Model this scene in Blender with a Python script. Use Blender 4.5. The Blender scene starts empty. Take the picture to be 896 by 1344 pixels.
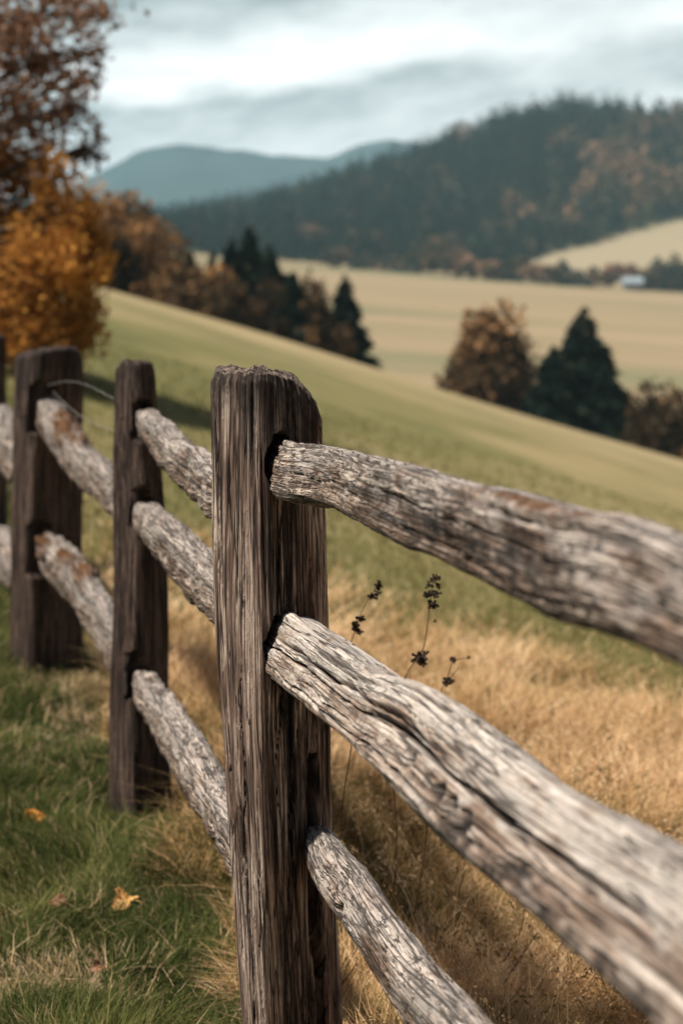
import bpy, math, random
import numpy as np
from mathutils import Vector

# ---------------------------------------------------------------- camera
S = bpy.context.scene
COL = S.collection
CZ = 1.37                       # eye height above the ground by the fence
FPX, HROW = 2240.0, 420.0       # focal length in photo pixels, row of the horizon
cd = bpy.data.cameras.new('camera')
cam = bpy.data.objects.new('camera', cd); COL.objects.link(cam)
cam.location = (0, 0, CZ); cam.rotation_euler = (math.radians(90), 0, 0)
cd.sensor_fit = 'AUTO'; cd.sensor_width = 36; cd.lens = 60
cd.shift_y = -(672 - HROW) / 1344.0
cd.clip_start = 0.05; cd.clip_end = 20000
cd.dof.use_dof = True; cd.dof.focus_distance = 2.72; cd.dof.aperture_fstop = 3.9
S.camera = cam
S.render.engine = 'CYCLES'

# ---------------------------------------------------------------- light
SUN_EL, SUN_AZ = 58.0, 250.0    # azimuth clockwise from +Y (north): 250 = from the left, a little behind the camera
world = bpy.data.worlds.new('World'); S.world = world; world.use_nodes = True
nt = world.node_tree; nt.nodes.clear(); N = nt.nodes.new; L = nt.links.new
def mth(nt, op, a, b=None, c=None, clamp=False):
    n = nt.nodes.new('ShaderNodeMath'); n.operation = op; n.use_clamp = clamp
    for i, v in enumerate((a, b, c)):
        if v is None: continue
        if isinstance(v, (int, float)): n.inputs[i].default_value = v
        else: nt.links.new(v, n.inputs[i])
    return n.outputs[0]
sky = N('ShaderNodeTexSky'); sky.sky_type = 'NISHITA'; sky.sun_disc = False
sky.sun_elevation = math.radians(SUN_EL); sky.sun_rotation = math.radians(SUN_AZ)
sky.air_density = 1.0; sky.dust_density = 2.0
tc = N('ShaderNodeTexCoord'); sp = N('ShaderNodeSeparateXYZ'); L(tc.outputs['Generated'], sp.inputs[0])
gx, gy, gz = sp.outputs
elev = mth(nt, 'ARCSINE', gz)
az = mth(nt, 'ARCTAN2', gx, gy)
def nz(scale_x, scale_z, off, detail, rough=0.55, tilt=0.0):
    cb = N('ShaderNodeCombineXYZ')
    L(mth(nt, 'MULTIPLY', az, scale_x), cb.inputs[0])
    e2 = mth(nt, 'ADD', elev, mth(nt, 'MULTIPLY', az, tilt))
    L(mth(nt, 'MULTIPLY', e2, scale_z), cb.inputs[1]); cb.inputs[2].default_value = off
    t = N('ShaderNodeTexNoise'); t.inputs['Scale'].default_value = 1; t.inputs['Detail'].default_value = detail
    t.inputs['Roughness'].default_value = rough
    L(cb.outputs[0], t.inputs['Vector']); return t.outputs['Fac']
n1 = nz(9.0, 30.0, 3.1, 4, 0.5, -0.12)
n2 = nz(24.0, 60.0, 8.4, 4, 0.55, -0.10)
cl = mth(nt, 'ADD', mth(nt, 'MULTIPLY', n1, 0.6), mth(nt, 'MULTIPLY', n2, 0.4))
# long bands of cloud that run the whole way round the horizon
e3 = mth(nt, 'ADD', mth(nt, 'ADD', elev, mth(nt, 'MULTIPLY', az, -0.14)), mth(nt, 'MULTIPLY', mth(nt, 'SUBTRACT', n1, 0.5), 0.07))
band = N('ShaderNodeValToRGB'); L(mth(nt, 'MULTIPLY', e3, 4.0), band.inputs[0])
cr = band.color_ramp; cr.interpolation = 'B_SPLINE'
stops = [(0.0, .60), (0.30, .66), (0.42, .62), (0.48, .44), (0.53, .20), (0.57, .40), (0.61, .98), (0.66, .90), (0.72, .25), (0.78, .12), (0.88, .30), (1.0, .5)]
while len(cr.elements) < len(stops): cr.elements.new(0.5)
for e, (p, v) in zip(cr.elements, stops): e.position = p; e.color = (v, v, v, 1)
bz = N('ShaderNodeMapRange'); L(az, bz.inputs[0])      # the bright bands fade out to the right
for i, q in enumerate((-0.03, 0.13, 1.0, 0.35)): bz.inputs[i + 1].default_value = q
bnd = mth(nt, 'ADD', 0.52, mth(nt, 'MULTIPLY', mth(nt, 'SUBTRACT', band.outputs[0], 0.52), bz.outputs[0]))
mix = mth(nt, 'ADD', mth(nt, 'MULTIPLY', bnd, 0.48), mth(nt, 'SUBTRACT', mth(nt, 'MULTIPLY', cl, 0.95), 0.19))
ramp = N('ShaderNodeValToRGB'); L(mix, ramp.inputs[0])
r = ramp.color_ramp; r.elements[0].position = 0.30; r.elements[0].color = (0.22, 0.265, 0.27, 1)
r.elements[1].position = 0.95; r.elements[1].color = (1.05, 1.05, 1.04, 1)
e = r.elements.new(0.5); e.color = (0.535, 0.57, 0.575, 1)
bg1 = N('ShaderNodeBackground'); L(sky.outputs[0], bg1.inputs[0]); bg1.inputs[1].default_value = 0.08
bg2 = N('ShaderNodeBackground'); L(ramp.outputs[0], bg2.inputs[0])
bri = N('ShaderNodeMapRange'); L(elev, bri.inputs[0]); azf = mth(nt, 'ADD', 0.16, mth(nt, 'MULTIPLY', mth(nt, 'POWER', mth(nt, 'MAXIMUM', mth(nt, 'COSINE', mth(nt, 'ADD', az, 0.25)), 0.0), 2.0), 0.88))   # unseen deck at the sides and behind is dimmed to cut fill light
L(mth(nt, 'MULTIPLY', bri.outputs[0], azf), bg2.inputs[1])     # cloud is bright low down; the unseen deck overhead is dimmed to lower ambient light
for i, q in enumerate((0.20, 0.42, 1.62, 0.25)): bri.inputs[i + 1].default_value = q
# cloud cover: closed towards the horizon, thinning overhead
cov = N('ShaderNodeMapRange'); L(elev, cov.inputs[0])
cov.inputs[1].default_value = 0.35; cov.inputs[2].default_value = 0.9; cov.inputs[3].default_value = 0.97; cov.inputs[4].default_value = 0.12
ms = N('ShaderNodeMixShader'); L(cov.outputs[0], ms.inputs[0]); L(bg1.outputs[0], ms.inputs[1]); L(bg2.outputs[0], ms.inputs[2])
wo = N('ShaderNodeOutputWorld'); L(ms.outputs[0], wo.inputs[0])

sl = bpy.data.lights.new('sun', 'SUN'); sl.energy = 5.0; sl.angle = math.radians(5); sl.color = (1.0, 0.93, 0.82)
so = bpy.data.objects.new('sun', sl); COL.objects.link(so)
a, el = math.radians(SUN_AZ), math.radians(SUN_EL)
sd = Vector((math.sin(a) * math.cos(el), math.cos(a) * math.cos(el), math.sin(el)))
so.rotation_euler = sd.to_track_quat('Z', 'Y').to_euler(); so.location = sd * 30
S.view_settings.view_transform = 'Standard'; S.view_settings.look = 'None'
S.view_settings.exposure = 0.27; S.view_settings.gamma = 1.0; S.view_settings.use_curve_mapping = False
S.cycles.volume_bounces = 1; S.cycles.max_bounces = 6; S.cycles.caustics_reflective = False; S.cycles.caustics_refractive = False
S.cycles.use_denoising = True
S.cycles.volume_step_rate = 5

# ---------------------------------------------------------------- helpers
rng = np.random.default_rng(7)
def hsh(ix, iy, iz, seed):
    h = (ix.astype(np.uint64) * np.uint64(73856093)) ^ (iy.astype(np.uint64) * np.uint64(19349663)) ^ (iz.astype(np.uint64) * np.uint64(83492791)) ^ np.uint64((seed * 2654435761) & 0xffffffff)
    h = (h ^ (h >> np.uint64(13))) * np.uint64(1274126177); h = h & np.uint64(0xffffffff)
    h = (h ^ (h >> np.uint64(16))) * np.uint64(2246822519); h = h & np.uint64(0xffffffff)
    h = h ^ (h >> np.uint64(15))
    return h.astype(np.float64) / 4294967295.0
def noise(x, y, z, seed=0):
    x = np.asarray(x, float) + 1000.37; y = np.asarray(y, float) + 1000.71; z = np.asarray(z, float) + 1000.13
    x, y, z = np.broadcast_arrays(x, y, z)
    ix, iy, iz = np.floor(x).astype(np.int64), np.floor(y).astype(np.int64), np.floor(z).astype(np.int64)
    fx, fy, fz = x - ix, y - iy, z - iz
    f = lambda t: t * t * t * (t * (t * 6 - 15) + 10)
    fx, fy, fz = f(fx), f(fy), f(fz)
    def c(a, b, d): return hsh(ix + a, iy + b, iz + d, seed)
    x00 = c(0,0,0) * (1-fx) + c(1,0,0) * fx; x10 = c(0,1,0) * (1-fx) + c(1,1,0) * fx
    x01 = c(0,0,1) * (1-fx) + c(1,0,1) * fx; x11 = c(0,1,1) * (1-fx) + c(1,1,1) * fx
    y0 = x00 * (1-fy) + x10 * fy; y1 = x01 * (1-fy) + x11 * fy
    return (y0 * (1-fz) + y1 * fz) * 2 - 1
def fbm(x, y, z, seed=0, oct=4):
    s = 0; a = 1.0; t = 0
    for o in range(oct):
        s = s + a * noise(x * 2**o, y * 2**o, z * 2**o, seed + o); t += a; a *= 0.5
    return s / t
def sstep(a, b, x):
    t = np.clip((x - a) / (b - a), 0, 1); return t * t * (3 - 2 * t)
def P(px, py, Y):
    return np.array([(px - 448.0) / FPX * Y, Y, CZ - (py - HROW) / FPX * Y])

def mesh_obj(name, V, F, mat, parent=None, loc=None, smooth=True, attrs=None, mats=None, midx=None):
    """V (n,3) in world space; F a list of arrays (each (m,k)); the origin is put at loc"""
    V = np.asarray(V, np.float64)
    if loc is None: loc = np.array([0.0, 0, 0])
    loc = np.asarray(loc, float)
    me = bpy.data.meshes.new(name)
    if not isinstance(F, (list, tuple)): F = [F]
    F = [np.asarray(f, np.int64) for f in F if len(f)]
    me.vertices.add(len(V)); me.vertices.foreach_set('co', (V - loc).astype(np.float32).ravel())
    nl = sum(f.size for f in F); nf = sum(len(f) for f in F)
    me.loops.add(nl); me.loops.foreach_set('vertex_index', np.concatenate([f.ravel() for f in F]).astype(np.int32))
    me.polygons.add(nf)
    tot = np.concatenate([np.full(len(f), f.shape[1]) for f in F])
    me.polygons.foreach_set('loop_start', (np.cumsum(tot) - tot).astype(np.int32))
    me.polygons.foreach_set('loop_total', tot.astype(np.int32))
    me.update(calc_edges=True)
    me.validate()
    me.polygons.foreach_set('use_smooth', np.full(len(me.polygons), smooth))
    for m in (mats or [mat]): me.materials.append(m)
    for k, (typ, arr) in (attrs or {}).items():
        if typ == 'VEC':
            at = me.attributes.new(k, 'FLOAT_VECTOR', 'POINT'); at.data.foreach_set('vector', np.asarray(arr, np.float32).ravel())
        else:
            at = me.attributes.new(k, 'FLOAT', 'POINT'); at.data.foreach_set('value', np.asarray(arr, np.float32).ravel())
    ob = bpy.data.objects.new(name, me); COL.objects.link(ob)
    if parent is not None:
        ob.parent = parent
        par = np.array(world_loc(parent)); ob.location = loc - par
    else: ob.location = loc
    return ob
def world_loc(o):
    v = Vector(o.location); p = o.parent
    while p: v = v + Vector(p.location); p = p.parent
    return v
def empty(name, loc, label=None, cat=None, group=None):
    o = bpy.data.objects.new(name, None); COL.objects.link(o); o.location = loc; o.empty_display_size = 0.2
    if label: tag(o, label, cat, group)
    return o
def tag(o, label, cat, group=None, kind=None):
    o['label'] = label; o['category'] = cat
    if group: o['group'] = group
    if kind: o['kind'] = kind
    return o

# ---------------------------------------------------------------- materials
def new_mat(name):
    m = bpy.data.materials.new(name); m.use_nodes = True; n = m.node_tree; n.nodes.clear()
    out = n.nodes.new('ShaderNodeOutputMaterial'); return m, n, out
def node(n, t, **kw):
    x = n.nodes.new(t)
    for k, v in kw.items():
        if hasattr(x, k): setattr(x, k, v)
        else: x.inputs[k.replace('_', ' ')].default_value = v
    return x
def ramp_(n, fac, stops, interp='LINEAR'):
    r = n.nodes.new('ShaderNodeValToRGB'); r.color_ramp.interpolation = interp
    while len(r.color_ramp.elements) < len(stops): r.color_ramp.elements.new(0.5)
    for e, (p, c) in zip(r.color_ramp.elements, stops):
        e.position = p; e.color = tuple(c) + (1,) if not isinstance(c, (int, float)) else (c, c, c, 1)
    n.links.new(fac, r.inputs[0]); return r.outputs[0]
def mixc(n, fac, a, b, mode='MIX'):
    m = n.nodes.new('ShaderNodeMix'); m.data_type = 'RGBA'; m.blend_type = mode
    for s, v in ((m.inputs[0], fac), (m.inputs[6], a), (m.inputs[7], b)):
        if isinstance(v, (int, float)): s.default_value = v
        elif isinstance(v, tuple): s.default_value = v + (1,) if len(v) == 3 else v
        else: n.links.new(v, s)
    return m.outputs[2]

def wood_material(name, light, mid, dark, fine_lo=0.44, checks=1.0, bump=1.0, lichen_toplit=0.0, moss=0.0, spread=0.0):
    m, n, out = new_mat(name); L = n.links.new
    at = node(n, 'ShaderNodeAttribute', attribute_name='gc')
    ck = node(n, 'ShaderNodeAttribute', attribute_name='crack')
    st = node(n, 'ShaderNodeAttribute', attribute_name='stain_shade')
    ms = node(n, 'ShaderNodeAttribute', attribute_name='moss')
    def tex(sx, sy, sz, detail=4, rough=0.6, dist=0.0, off=0.0):
        mp = n.nodes.new('ShaderNodeMapping'); mp.inputs['Scale'].default_value = (sx, sy, sz); mp.inputs['Location'].default_value = (off, off, off)
        L(at.outputs['Vector'], mp.inputs[0])
        t = node(n, 'ShaderNodeTexNoise'); t.inputs['Scale'].default_value = 1; t.inputs['Detail'].default_value = detail
        t.inputs['Roughness'].default_value = rough; t.inputs['Distortion'].default_value = dist
        L(mp.outputs[0], t.inputs['Vector']); return t.outputs['Fac'], mp.outputs[0]
    fib, _ = tex(300, 300, 6, 3, 0.6)
    fib2, _ = tex(125, 125, 2.6, 4, 0.7, 0.4, 3.3)
    big, _ = tex(14, 14, 3.0, 4, 0.6, 0.6, 7.7)
    spot, _ = tex(70, 70, 42, 5, 0.7, 0.8, 11.0)
    # network of shallow weather checks, long along the grain
    wob, _ = tex(40, 40, 14, 3, 0.6, 0, 1.9)
    vm = n.nodes.new('ShaderNodeVectorMath'); vm.operation = 'MULTIPLY'; vm.inputs[1].default_value = (165, 165, 11)
    L(at.outputs['Vector'], vm.inputs[0])
    va = n.nodes.new('ShaderNodeVectorMath'); va.operation = 'ADD'; L(vm.outputs[0], va.inputs[0])
    cb = n.nodes.new('ShaderNodeCombineXYZ')
    w1 = mth(n, 'MULTIPLY', mth(n, 'SUBTRACT', wob, 0.5), 3.6)
    for i in range(3): L(w1, cb.inputs[i])
    L(cb.outputs[0], va.inputs[1])
    vo = node(n, 'ShaderNodeTexVoronoi', feature='DISTANCE_TO_EDGE'); vo.inputs['Scale'].default_value = 1
    L(va.outputs[0], vo.inputs['Vector'])
    chk = ramp_(n, vo.outputs['Distance'], [(0.0, 1.0), (0.05, 0.8), (0.13, 0.0)])
    brk, _ = tex(55, 55, 30, 3, 0.6, 0.3, 15.0)
    chk = mth(n, 'MULTIPLY', chk, ramp_(n, brk, [(0.40, 0.1), (0.54, 1.0)]))
    chk = mth(n, 'MULTIPLY', chk, mth(n, 'MULTIPLY', ramp_(n, big, [(0.42 - 0.2 * spread, 0.75 * spread), (0.60 - 0.1 * spread, 1.0)]), checks), clamp=True)
    # long thin splits following the fibres
    spl, _ = tex(64, 64, 2.4, 3, 0.55, 0.35, 5.1)
    lin = mth(n, 'ABSOLUTE', mth(n, 'SUBTRACT', spl, 0.5))
    lin = ramp_(n, lin, [(0.0, 1.0), (0.010, 0.9), (0.027, 0.0)])
    f = mth(n, 'ADD', mth(n, 'MULTIPLY', fib, 0.45), mth(n, 'MULTIPLY', fib2, 0.55))
    f = mth(n, 'ADD', f, mth(n, 'MULTIPLY', mth(n, 'SUBTRACT', big, 0.5), 0.35))
    base = ramp_(n, f, [(fine_lo - 0.08, dark), (fine_lo + 0.03, mid), (fine_lo + 0.14, light), (fine_lo + 0.26, tuple(min(1, c * 1.25) for c in light))])
    sp_ = ramp_(n, spot, [(0.50, 0.0), (0.62, 1.0)])
    base = mixc(n, mth(n, 'MULTIPLY', sp_, 0.35), base, tuple(c * 0.45 for c in mid))
    if lichen_toplit:
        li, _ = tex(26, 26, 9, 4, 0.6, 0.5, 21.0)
        # bleached, lichened grain: thickest on top, where it also paints the sunlit look of the rails
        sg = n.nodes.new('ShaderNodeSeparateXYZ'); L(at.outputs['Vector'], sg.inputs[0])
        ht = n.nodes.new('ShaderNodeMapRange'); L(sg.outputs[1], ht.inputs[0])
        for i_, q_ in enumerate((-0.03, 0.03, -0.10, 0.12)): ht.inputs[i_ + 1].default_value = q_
        base = mixc(n, mth(n, 'MULTIPLY', ramp_(n, mth(n, 'ADD', li, ht.outputs[0]), [(0.46, 0.0), (0.62, 1.0)]), lichen_toplit), base, (0.66, 0.61, 0.565))
    dk = mth(n, 'MAXIMUM', chk, mth(n, 'MULTIPLY', lin, 0.9))
    dk = mth(n, 'MAXIMUM', dk, ck.outputs['Fac'], clamp=True)
    base = mixc(n, mth(n, 'MULTIPLY', dk, 0.96), base, (0.012, 0.009, 0.008))
    stf = mth(n, 'MULTIPLY', st.outputs['Fac'], ramp_(n, spot, [(0.30, 0.75), (0.6, 1.0)]), clamp=True)
    base = mixc(n, stf, base, (0.014, 0.011, 0.010))
    mo, _ = tex(120, 120, 90, 4, 0.7, 0, 2.0)
    base = mixc(n, mth(n, 'MULTIPLY', ms.outputs['Fac'], 1.0, clamp=True), base, mixc(n, mo, (0.16, 0.058, 0.022), (0.085, 0.055, 0.022)))
    hgt = mth(n, 'ADD', mth(n, 'MULTIPLY', f, 1.0), mth(n, 'MULTIPLY', spot, 0.12))
    hgt = mth(n, 'SUBTRACT', hgt, mth(n, 'MULTIPLY', dk, 1.1))
    bp = node(n, 'ShaderNodeBump'); bp.inputs['Strength'].default_value = 1.0 * bump; bp.inputs['Distance'].default_value = 0.0022
    L(hgt, bp.inputs['Height'])
    b = node(n, 'ShaderNodeBsdfPrincipled'); L(base, b.inputs['Base Color']); b.inputs['Roughness'].default_value = 0.82
    b.inputs['Specular IOR Level'].default_value = 0.28
    L(bp.outputs[0], b.inputs['Normal']); L(b.outputs[0], out.inputs[0]); return m

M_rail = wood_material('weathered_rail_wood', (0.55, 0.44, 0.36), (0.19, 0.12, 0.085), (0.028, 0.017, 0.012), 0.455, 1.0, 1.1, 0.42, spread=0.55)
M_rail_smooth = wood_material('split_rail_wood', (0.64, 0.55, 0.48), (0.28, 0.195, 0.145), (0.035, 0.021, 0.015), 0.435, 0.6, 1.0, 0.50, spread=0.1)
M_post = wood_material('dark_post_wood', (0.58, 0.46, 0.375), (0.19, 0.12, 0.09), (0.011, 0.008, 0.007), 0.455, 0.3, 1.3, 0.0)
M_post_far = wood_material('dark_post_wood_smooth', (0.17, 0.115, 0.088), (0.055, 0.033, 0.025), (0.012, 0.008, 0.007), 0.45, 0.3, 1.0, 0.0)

def leaf_material(name, stops, trans=0.35):
    m, n, out = new_mat(name); L = n.links.new
    at = node(n, 'ShaderNodeAttribute', attribute_name='tint')
    c = ramp_(n, at.outputs['Fac'], stops)
    d = node(n, 'ShaderNodeBsdfDiffuse'); L(c, d.inputs[0])
    t = node(n, 'ShaderNodeBsdfTranslucent'); L(c, t.inputs[0])
    mx = n.nodes.new('ShaderNodeMixShader'); mx.inputs[0].default_value = trans
    L(d.outputs[0], mx.inputs[1]); L(t.outputs[0], mx.inputs[2]); L(mx.outputs[0], out.inputs[0]); return m
def plain(name, col, rough=0.8):
    m, n, out = new_mat(name)
    t = node(n, 'ShaderNodeTexNoise'); t.inputs['Scale'].default_value = 9.0; t.inputs['Detail'].default_value = 5
    tcn = node(n, 'ShaderNodeTexCoord'); n.links.new(tcn.outputs['Object'], t.inputs['Vector'])
    c = ramp_(n, t.outputs['Fac'], [(0.3, tuple(x * 0.6 for x in col)), (0.7, tuple(min(1, x * 1.3) for x in col))])
    b = node(n, 'ShaderNodeBsdfPrincipled'); n.links.new(c, b.inputs['Base Color']); b.inputs['Roughness'].default_value = rough
    n.links.new(b.outputs[0], out.inputs[0]); return m

# ---------------------------------------------------------------- terrain
def fence_x(Y): return -0.125 - 0.2414 * (Y - 3)
CR = np.array([[-800, 330], [0, 345], [220, 322], [300, 300], [400, 277], [500, 240], [550, 222], [620, 196], [700, 170], [750, 164], [800, 166], [896, 178], [1200, 190], [2500, 260]], float)
def height(X, Y):
    """height of the ground relative to the eye"""
    X = np.asarray(X, float); Y = np.asarray(Y, float)
    s = X - fence_x(Y)
    near = -1.37 - 0.10 * np.maximum(s, 0) ** 1.1 + 0.05 * np.minimum(s, 0) * -1 * 0.3
    Xs = 45 * np.tanh(X / 45)
    pl = -1.30 + 0.0015 * Y - 0.300 * Xs - 0.006 * np.maximum(0, Y - 52) ** 2
    pl = np.maximum(pl, -60)
    w = sstep(3.5, 15, Y)
    a = near * (1 - w) + pl * w
    Xf = 220 * np.tanh(X / 220)
    fld = -4.3 + 0.06 * (np.minimum(Y, 520) - 160) - 0.077 * Xf
    fld = np.where(Y < 100, -40, fld)
    u = X / np.maximum(Y, 50)
    row = np.interp(448 + u * FPX, CR[:, 0], CR[:, 1])
    crest = (HROW - row) / FPX * 900
    t = sstep(470, 900, Y)
    fall = 1 - 0.35 * sstep(900, 1500, Y)
    b = fld * (1 - t) + crest * t * fall
    # the slope on the right that carries the upper pasture
    k = 1.2
    mx = np.maximum(a, b); d = np.abs(a - b)
    return mx + k * np.log1p(np.exp(-np.minimum(d / k, 40)))* (Y > 60) * sstep(60, 110, Y)
def ground_z(X, Y):
    X = np.asarray(X, float); Y = np.asarray(Y, float)
    bump = 0.02 * fbm(X * 1.7, Y * 1.7, 0, 5, 3) * sstep(60, 20, Y) + 0.25 * fbm(X * 0.05, Y * 0.05, 0, 9, 3) * sstep(15, 60, Y)
    return CZ + height(X, Y) + bump

def grid_faces(nu, nv, wrap=False):
    i = np.arange(nu - 1)[:, None]; j = np.arange(nv if wrap else nv - 1)[None, :]
    a = i * nv + j; b = i * nv + (j + 1) % nv; c = (i + 1) * nv + (j + 1) % nv; d = (i + 1) * nv + j
    return np.stack([a, b, c, d], -1).reshape(-1, 4)

tx = np.linspace(-1, 1, 421); xs = np.sinh(tx * 7.6) / np.sinh(7.6) * 2600
ty = np.linspace(0, 1, 620)
ys = -12 + (np.sinh(ty * 6.4) / np.sinh(6.4)) * 3000
GX, GY = np.meshgrid(xs, ys)
# keep the sheet's columns fine in front of the lens: spread them with distance
GXw = GX * np.clip(0.25 + GY / 400.0, 0.25, 1.0)
GXw = np.where(np.abs(tx)[None, :] > 0.985, GX, GXw)
GZ = ground_z(GXw, GY)
Vg = np.stack([GXw, GY, GZ], -1).reshape(-1, 3)

m, n, out = new_mat('grassland'); Lk = n.links.new
geo = node(n, 'ShaderNodeNewGeometry'); sp2 = n.nodes.new('ShaderNodeSeparateXYZ'); Lk(geo.outputs['Position'], sp2.inputs[0])
X_, Y_, Z_ = sp2.outputs
def gnoise(scale, detail=4, rough=0.6, sx=1, sy=1, off=0):
    mp = n.nodes.new('ShaderNodeMapping'); mp.inputs['Scale'].default_value = (sx, sy, 1); mp.inputs['Location'].default_value = (off, off, off)
    Lk(geo.outputs['Position'], mp.inputs[0])
    t = node(n, 'ShaderNodeTexNoise'); t.inputs['Scale'].default_value = scale; t.inputs['Detail'].default_value = detail; t.inputs['Roughness'].default_value = rough
    Lk(mp.outputs[0], t.inputs['Vector']); return t.outputs['Fac']
def mr(v, a, b, c=0.0, d=1.0):
    x = n.nodes.new('ShaderNodeMapRange'); x.interpolation_type = 'SMOOTHSTEP'; Lk(v, x.inputs[0])
    for i, q in enumerate((a, b, c, d)): x.inputs[i + 1].default_value = q
    return x.outputs[0]
s_ = mth(n, 'ADD', mth(n, 'ADD', X_, 0.125), mth(n, 'MULTIPLY', mth(n, 'SUBTRACT', Y_, 3.0), 0.2414))   # signed distance from the fence
nearn = gnoise(1.6, 5, 0.6); patch = gnoise(0.16, 4, 0.6, 1.0, 0.55, 4.0); strk = gnoise(0.12, 3, 0.5, 0.35, 1.7, 9.0)
lawn = ramp_(n, nearn, [(0.3, (0.016, 0.026, 0.008)), (0.55, (0.035, 0.045, 0.014)), (0.75, (0.09, 0.06, 0.03))])
gold = ramp_(n, nearn, [(0.3, (0.22, 0.13, 0.055)), (0.55, (0.42, 0.27, 0.13)), (0.75, (0.50, 0.35, 0.20))])
mead = ramp_(n, patch, [(0.34, (0.13, 0.135, 0.052)), (0.5, (0.22, 0.195, 0.08)), (0.66, (0.36, 0.28, 0.14))])
ridge = ramp_(n, patch, [(0.3, (0.33, 0.26, 0.13)), (0.7, (0.44, 0.34, 0.19))])
pos = mth(n, 'ADD', Y_, mth(n, 'MULTIPLY', mth(n, 'SUBTRACT', strk, 0.5), 26.0))
mead = mixc(n, mr(pos, 30, 52), mead, ridge)
pg = mth(n, 'ADD', Y_, mth(n, 'MULTIPLY', mth(n, 'SUBTRACT', nearn, 0.5), 5.0))
pg = mth(n, 'ADD', pg, mth(n, 'MULTIPLY', X_, 0.5))
col = mixc(n, mr(pg, 6.4, 9.6), gold, mead)
col = mixc(n, mr(mth(n, 'ADD', s_, mth(n, 'MULTIPLY', mth(n, 'SUBTRACT', nearn, 0.5), 0.5)), -0.12, 0.25), mixc(n, mr(Y_, 8.0, 14.0), lawn, mead), col)
strip = gnoise(0.02, 3, 0.55, 0.25, 1.6, 2.0)
farf = ramp_(n, strip, [(0.36, (0.215, 0.20, 0.11)), (0.50, (0.31, 0.24, 0.14)), (0.68, (0.37, 0.27, 0.17))])
col = mixc(n, mr(Y_, 88, 118), col, farf)
hillc = ramp_(n, gnoise(0.03, 3), [(0.3, (0.035, 0.045, 0.025)), (0.7, (0.07, 0.06, 0.03))])
# pasture on the lower right of the wooded hill
past = mixc(n, gnoise(0.012, 3), (0.33, 0.29, 0.18), (0.40, 0.31, 0.21))
ur = mth(n, 'DIVIDE', X_, Y_)
edge = mth(n, 'ADD', 540.0, mth(n, 'MULTIPLY', mth(n, 'SUBTRACT', ur, 0.108), 1050.0))
pm = mth(n, 'MULTIPLY', mr(mth(n, 'SUBTRACT', edge, Y_), -10, 10), mr(ur, 0.100, 0.112))
hillc = mixc(n, pm, hillc, past)
col = mixc(n, mr(Y_, 488, 500), col, hillc)
b = node(n, 'ShaderNodeBsdfPrincipled'); Lk(col, b.inputs['Base Color']); b.inputs['Roughness'].default_value = 1.0; b.inputs['Specular IOR Level'].default_value = 0.1
bp = node(n, 'ShaderNodeBump'); bp.inputs['Strength'].default_value = 0.6; bp.inputs['Distance'].default_value = 0.05
Lk(gnoise(14, 5, 0.7), bp.inputs['Height']); Lk(bp.outputs[0], b.inputs['Normal'])
Lk(b.outputs[0], out.inputs[0]); M_ground = m
g = mesh_obj('ground', Vg, grid_faces(len(ys), len(xs)), M_ground); g['kind'] = 'structure'

# distant mountain
MR = np.array([[-1500, 300], [-600, 250], [-100, 262], [60, 262], [110, 240], [150, 219], [190, 199], [240, 190], [290, 196], [340, 202], [390, 206], [430, 207], [470, 192], [510, 184], [560, 192], [700, 215], [1000, 230], [1700, 250], [2600, 300]], float)
mu = np.linspace(-0.9, 1.0, 520); mt = np.linspace(0, 1, 60)
U2, T2 = np.meshgrid(mu, mt)
rowm = np.interp(448 + U2 * FPX, MR[:, 0], MR[:, 1]) 
topz = (HROW - rowm) / FPX * 2500
prof = np.where(T2 < 0.5, sstep(0, 0.5, T2) ** 0.9, 1 - 0.8 * sstep(0.5, 1, T2))
ym = 1700 + T2 * 1600
Zm = CZ - 30 + (topz + 30 + 5 * fbm(U2 * 40, T2 * 6, 0, 4, 4)) * prof + 22 * fbm(U2 * 22, T2 * 5, 0, 31, 4) * prof * (1 - np.clip(1 - abs(T2 - 0.5) * 6, 0, 1))
Vm = np.stack([U2 * 2500, ym, Zm], -1).reshape(-1, 3)
m, n, out = new_mat('mountain_forest')
t = node(n, 'ShaderNodeTexNoise'); t.inputs['Scale'].default_value = 0.012; t.inputs['Detail'].default_value = 6
tcn = node(n, 'ShaderNodeTexCoord'); n.links.new(tcn.outputs['Object'], t.inputs['Vector'])
c = ramp_(n, t.outputs['Fac'], [(0.35, (0.055, 0.09, 0.10)), (0.65, (0.07, 0.11, 0.115))])
d = node(n, 'ShaderNodeBsdfDiffuse'); n.links.new(c, d.inputs[0]); n.links.new(d.outputs[0], out.inputs[0])
mo = mesh_obj('mountain', Vm, grid_faces(60, 520), m); mo['kind'] = 'structure'

# ---------------------------------------------------------------- haze
HZ0, HZ1 = -62.0, CZ + 290.0
hv = np.array([[x, y, z] for z in (HZ0, HZ1) for y in (-40, 3600) for x in (-2900, 2900)], float)
hf = np.array([[0, 2, 3, 1], [4, 5, 7, 6], [0, 1, 5, 4], [2, 6, 7, 3], [0, 4, 6, 2], [1, 3, 7, 5]])
m, n, out = new_mat('haze_air')
pv = node(n, 'ShaderNodeVolumePrincipled'); pv.inputs['Color'].default_value = (0.47, 0.73, 0.85, 1); pv.inputs['Density'].default_value = 0.00026
n.links.new(pv.outputs[0], out.inputs['Volume'])
hz = mesh_obj('haze', hv, hf, m, smooth=False); hz['kind'] = 'stuff'

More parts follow.
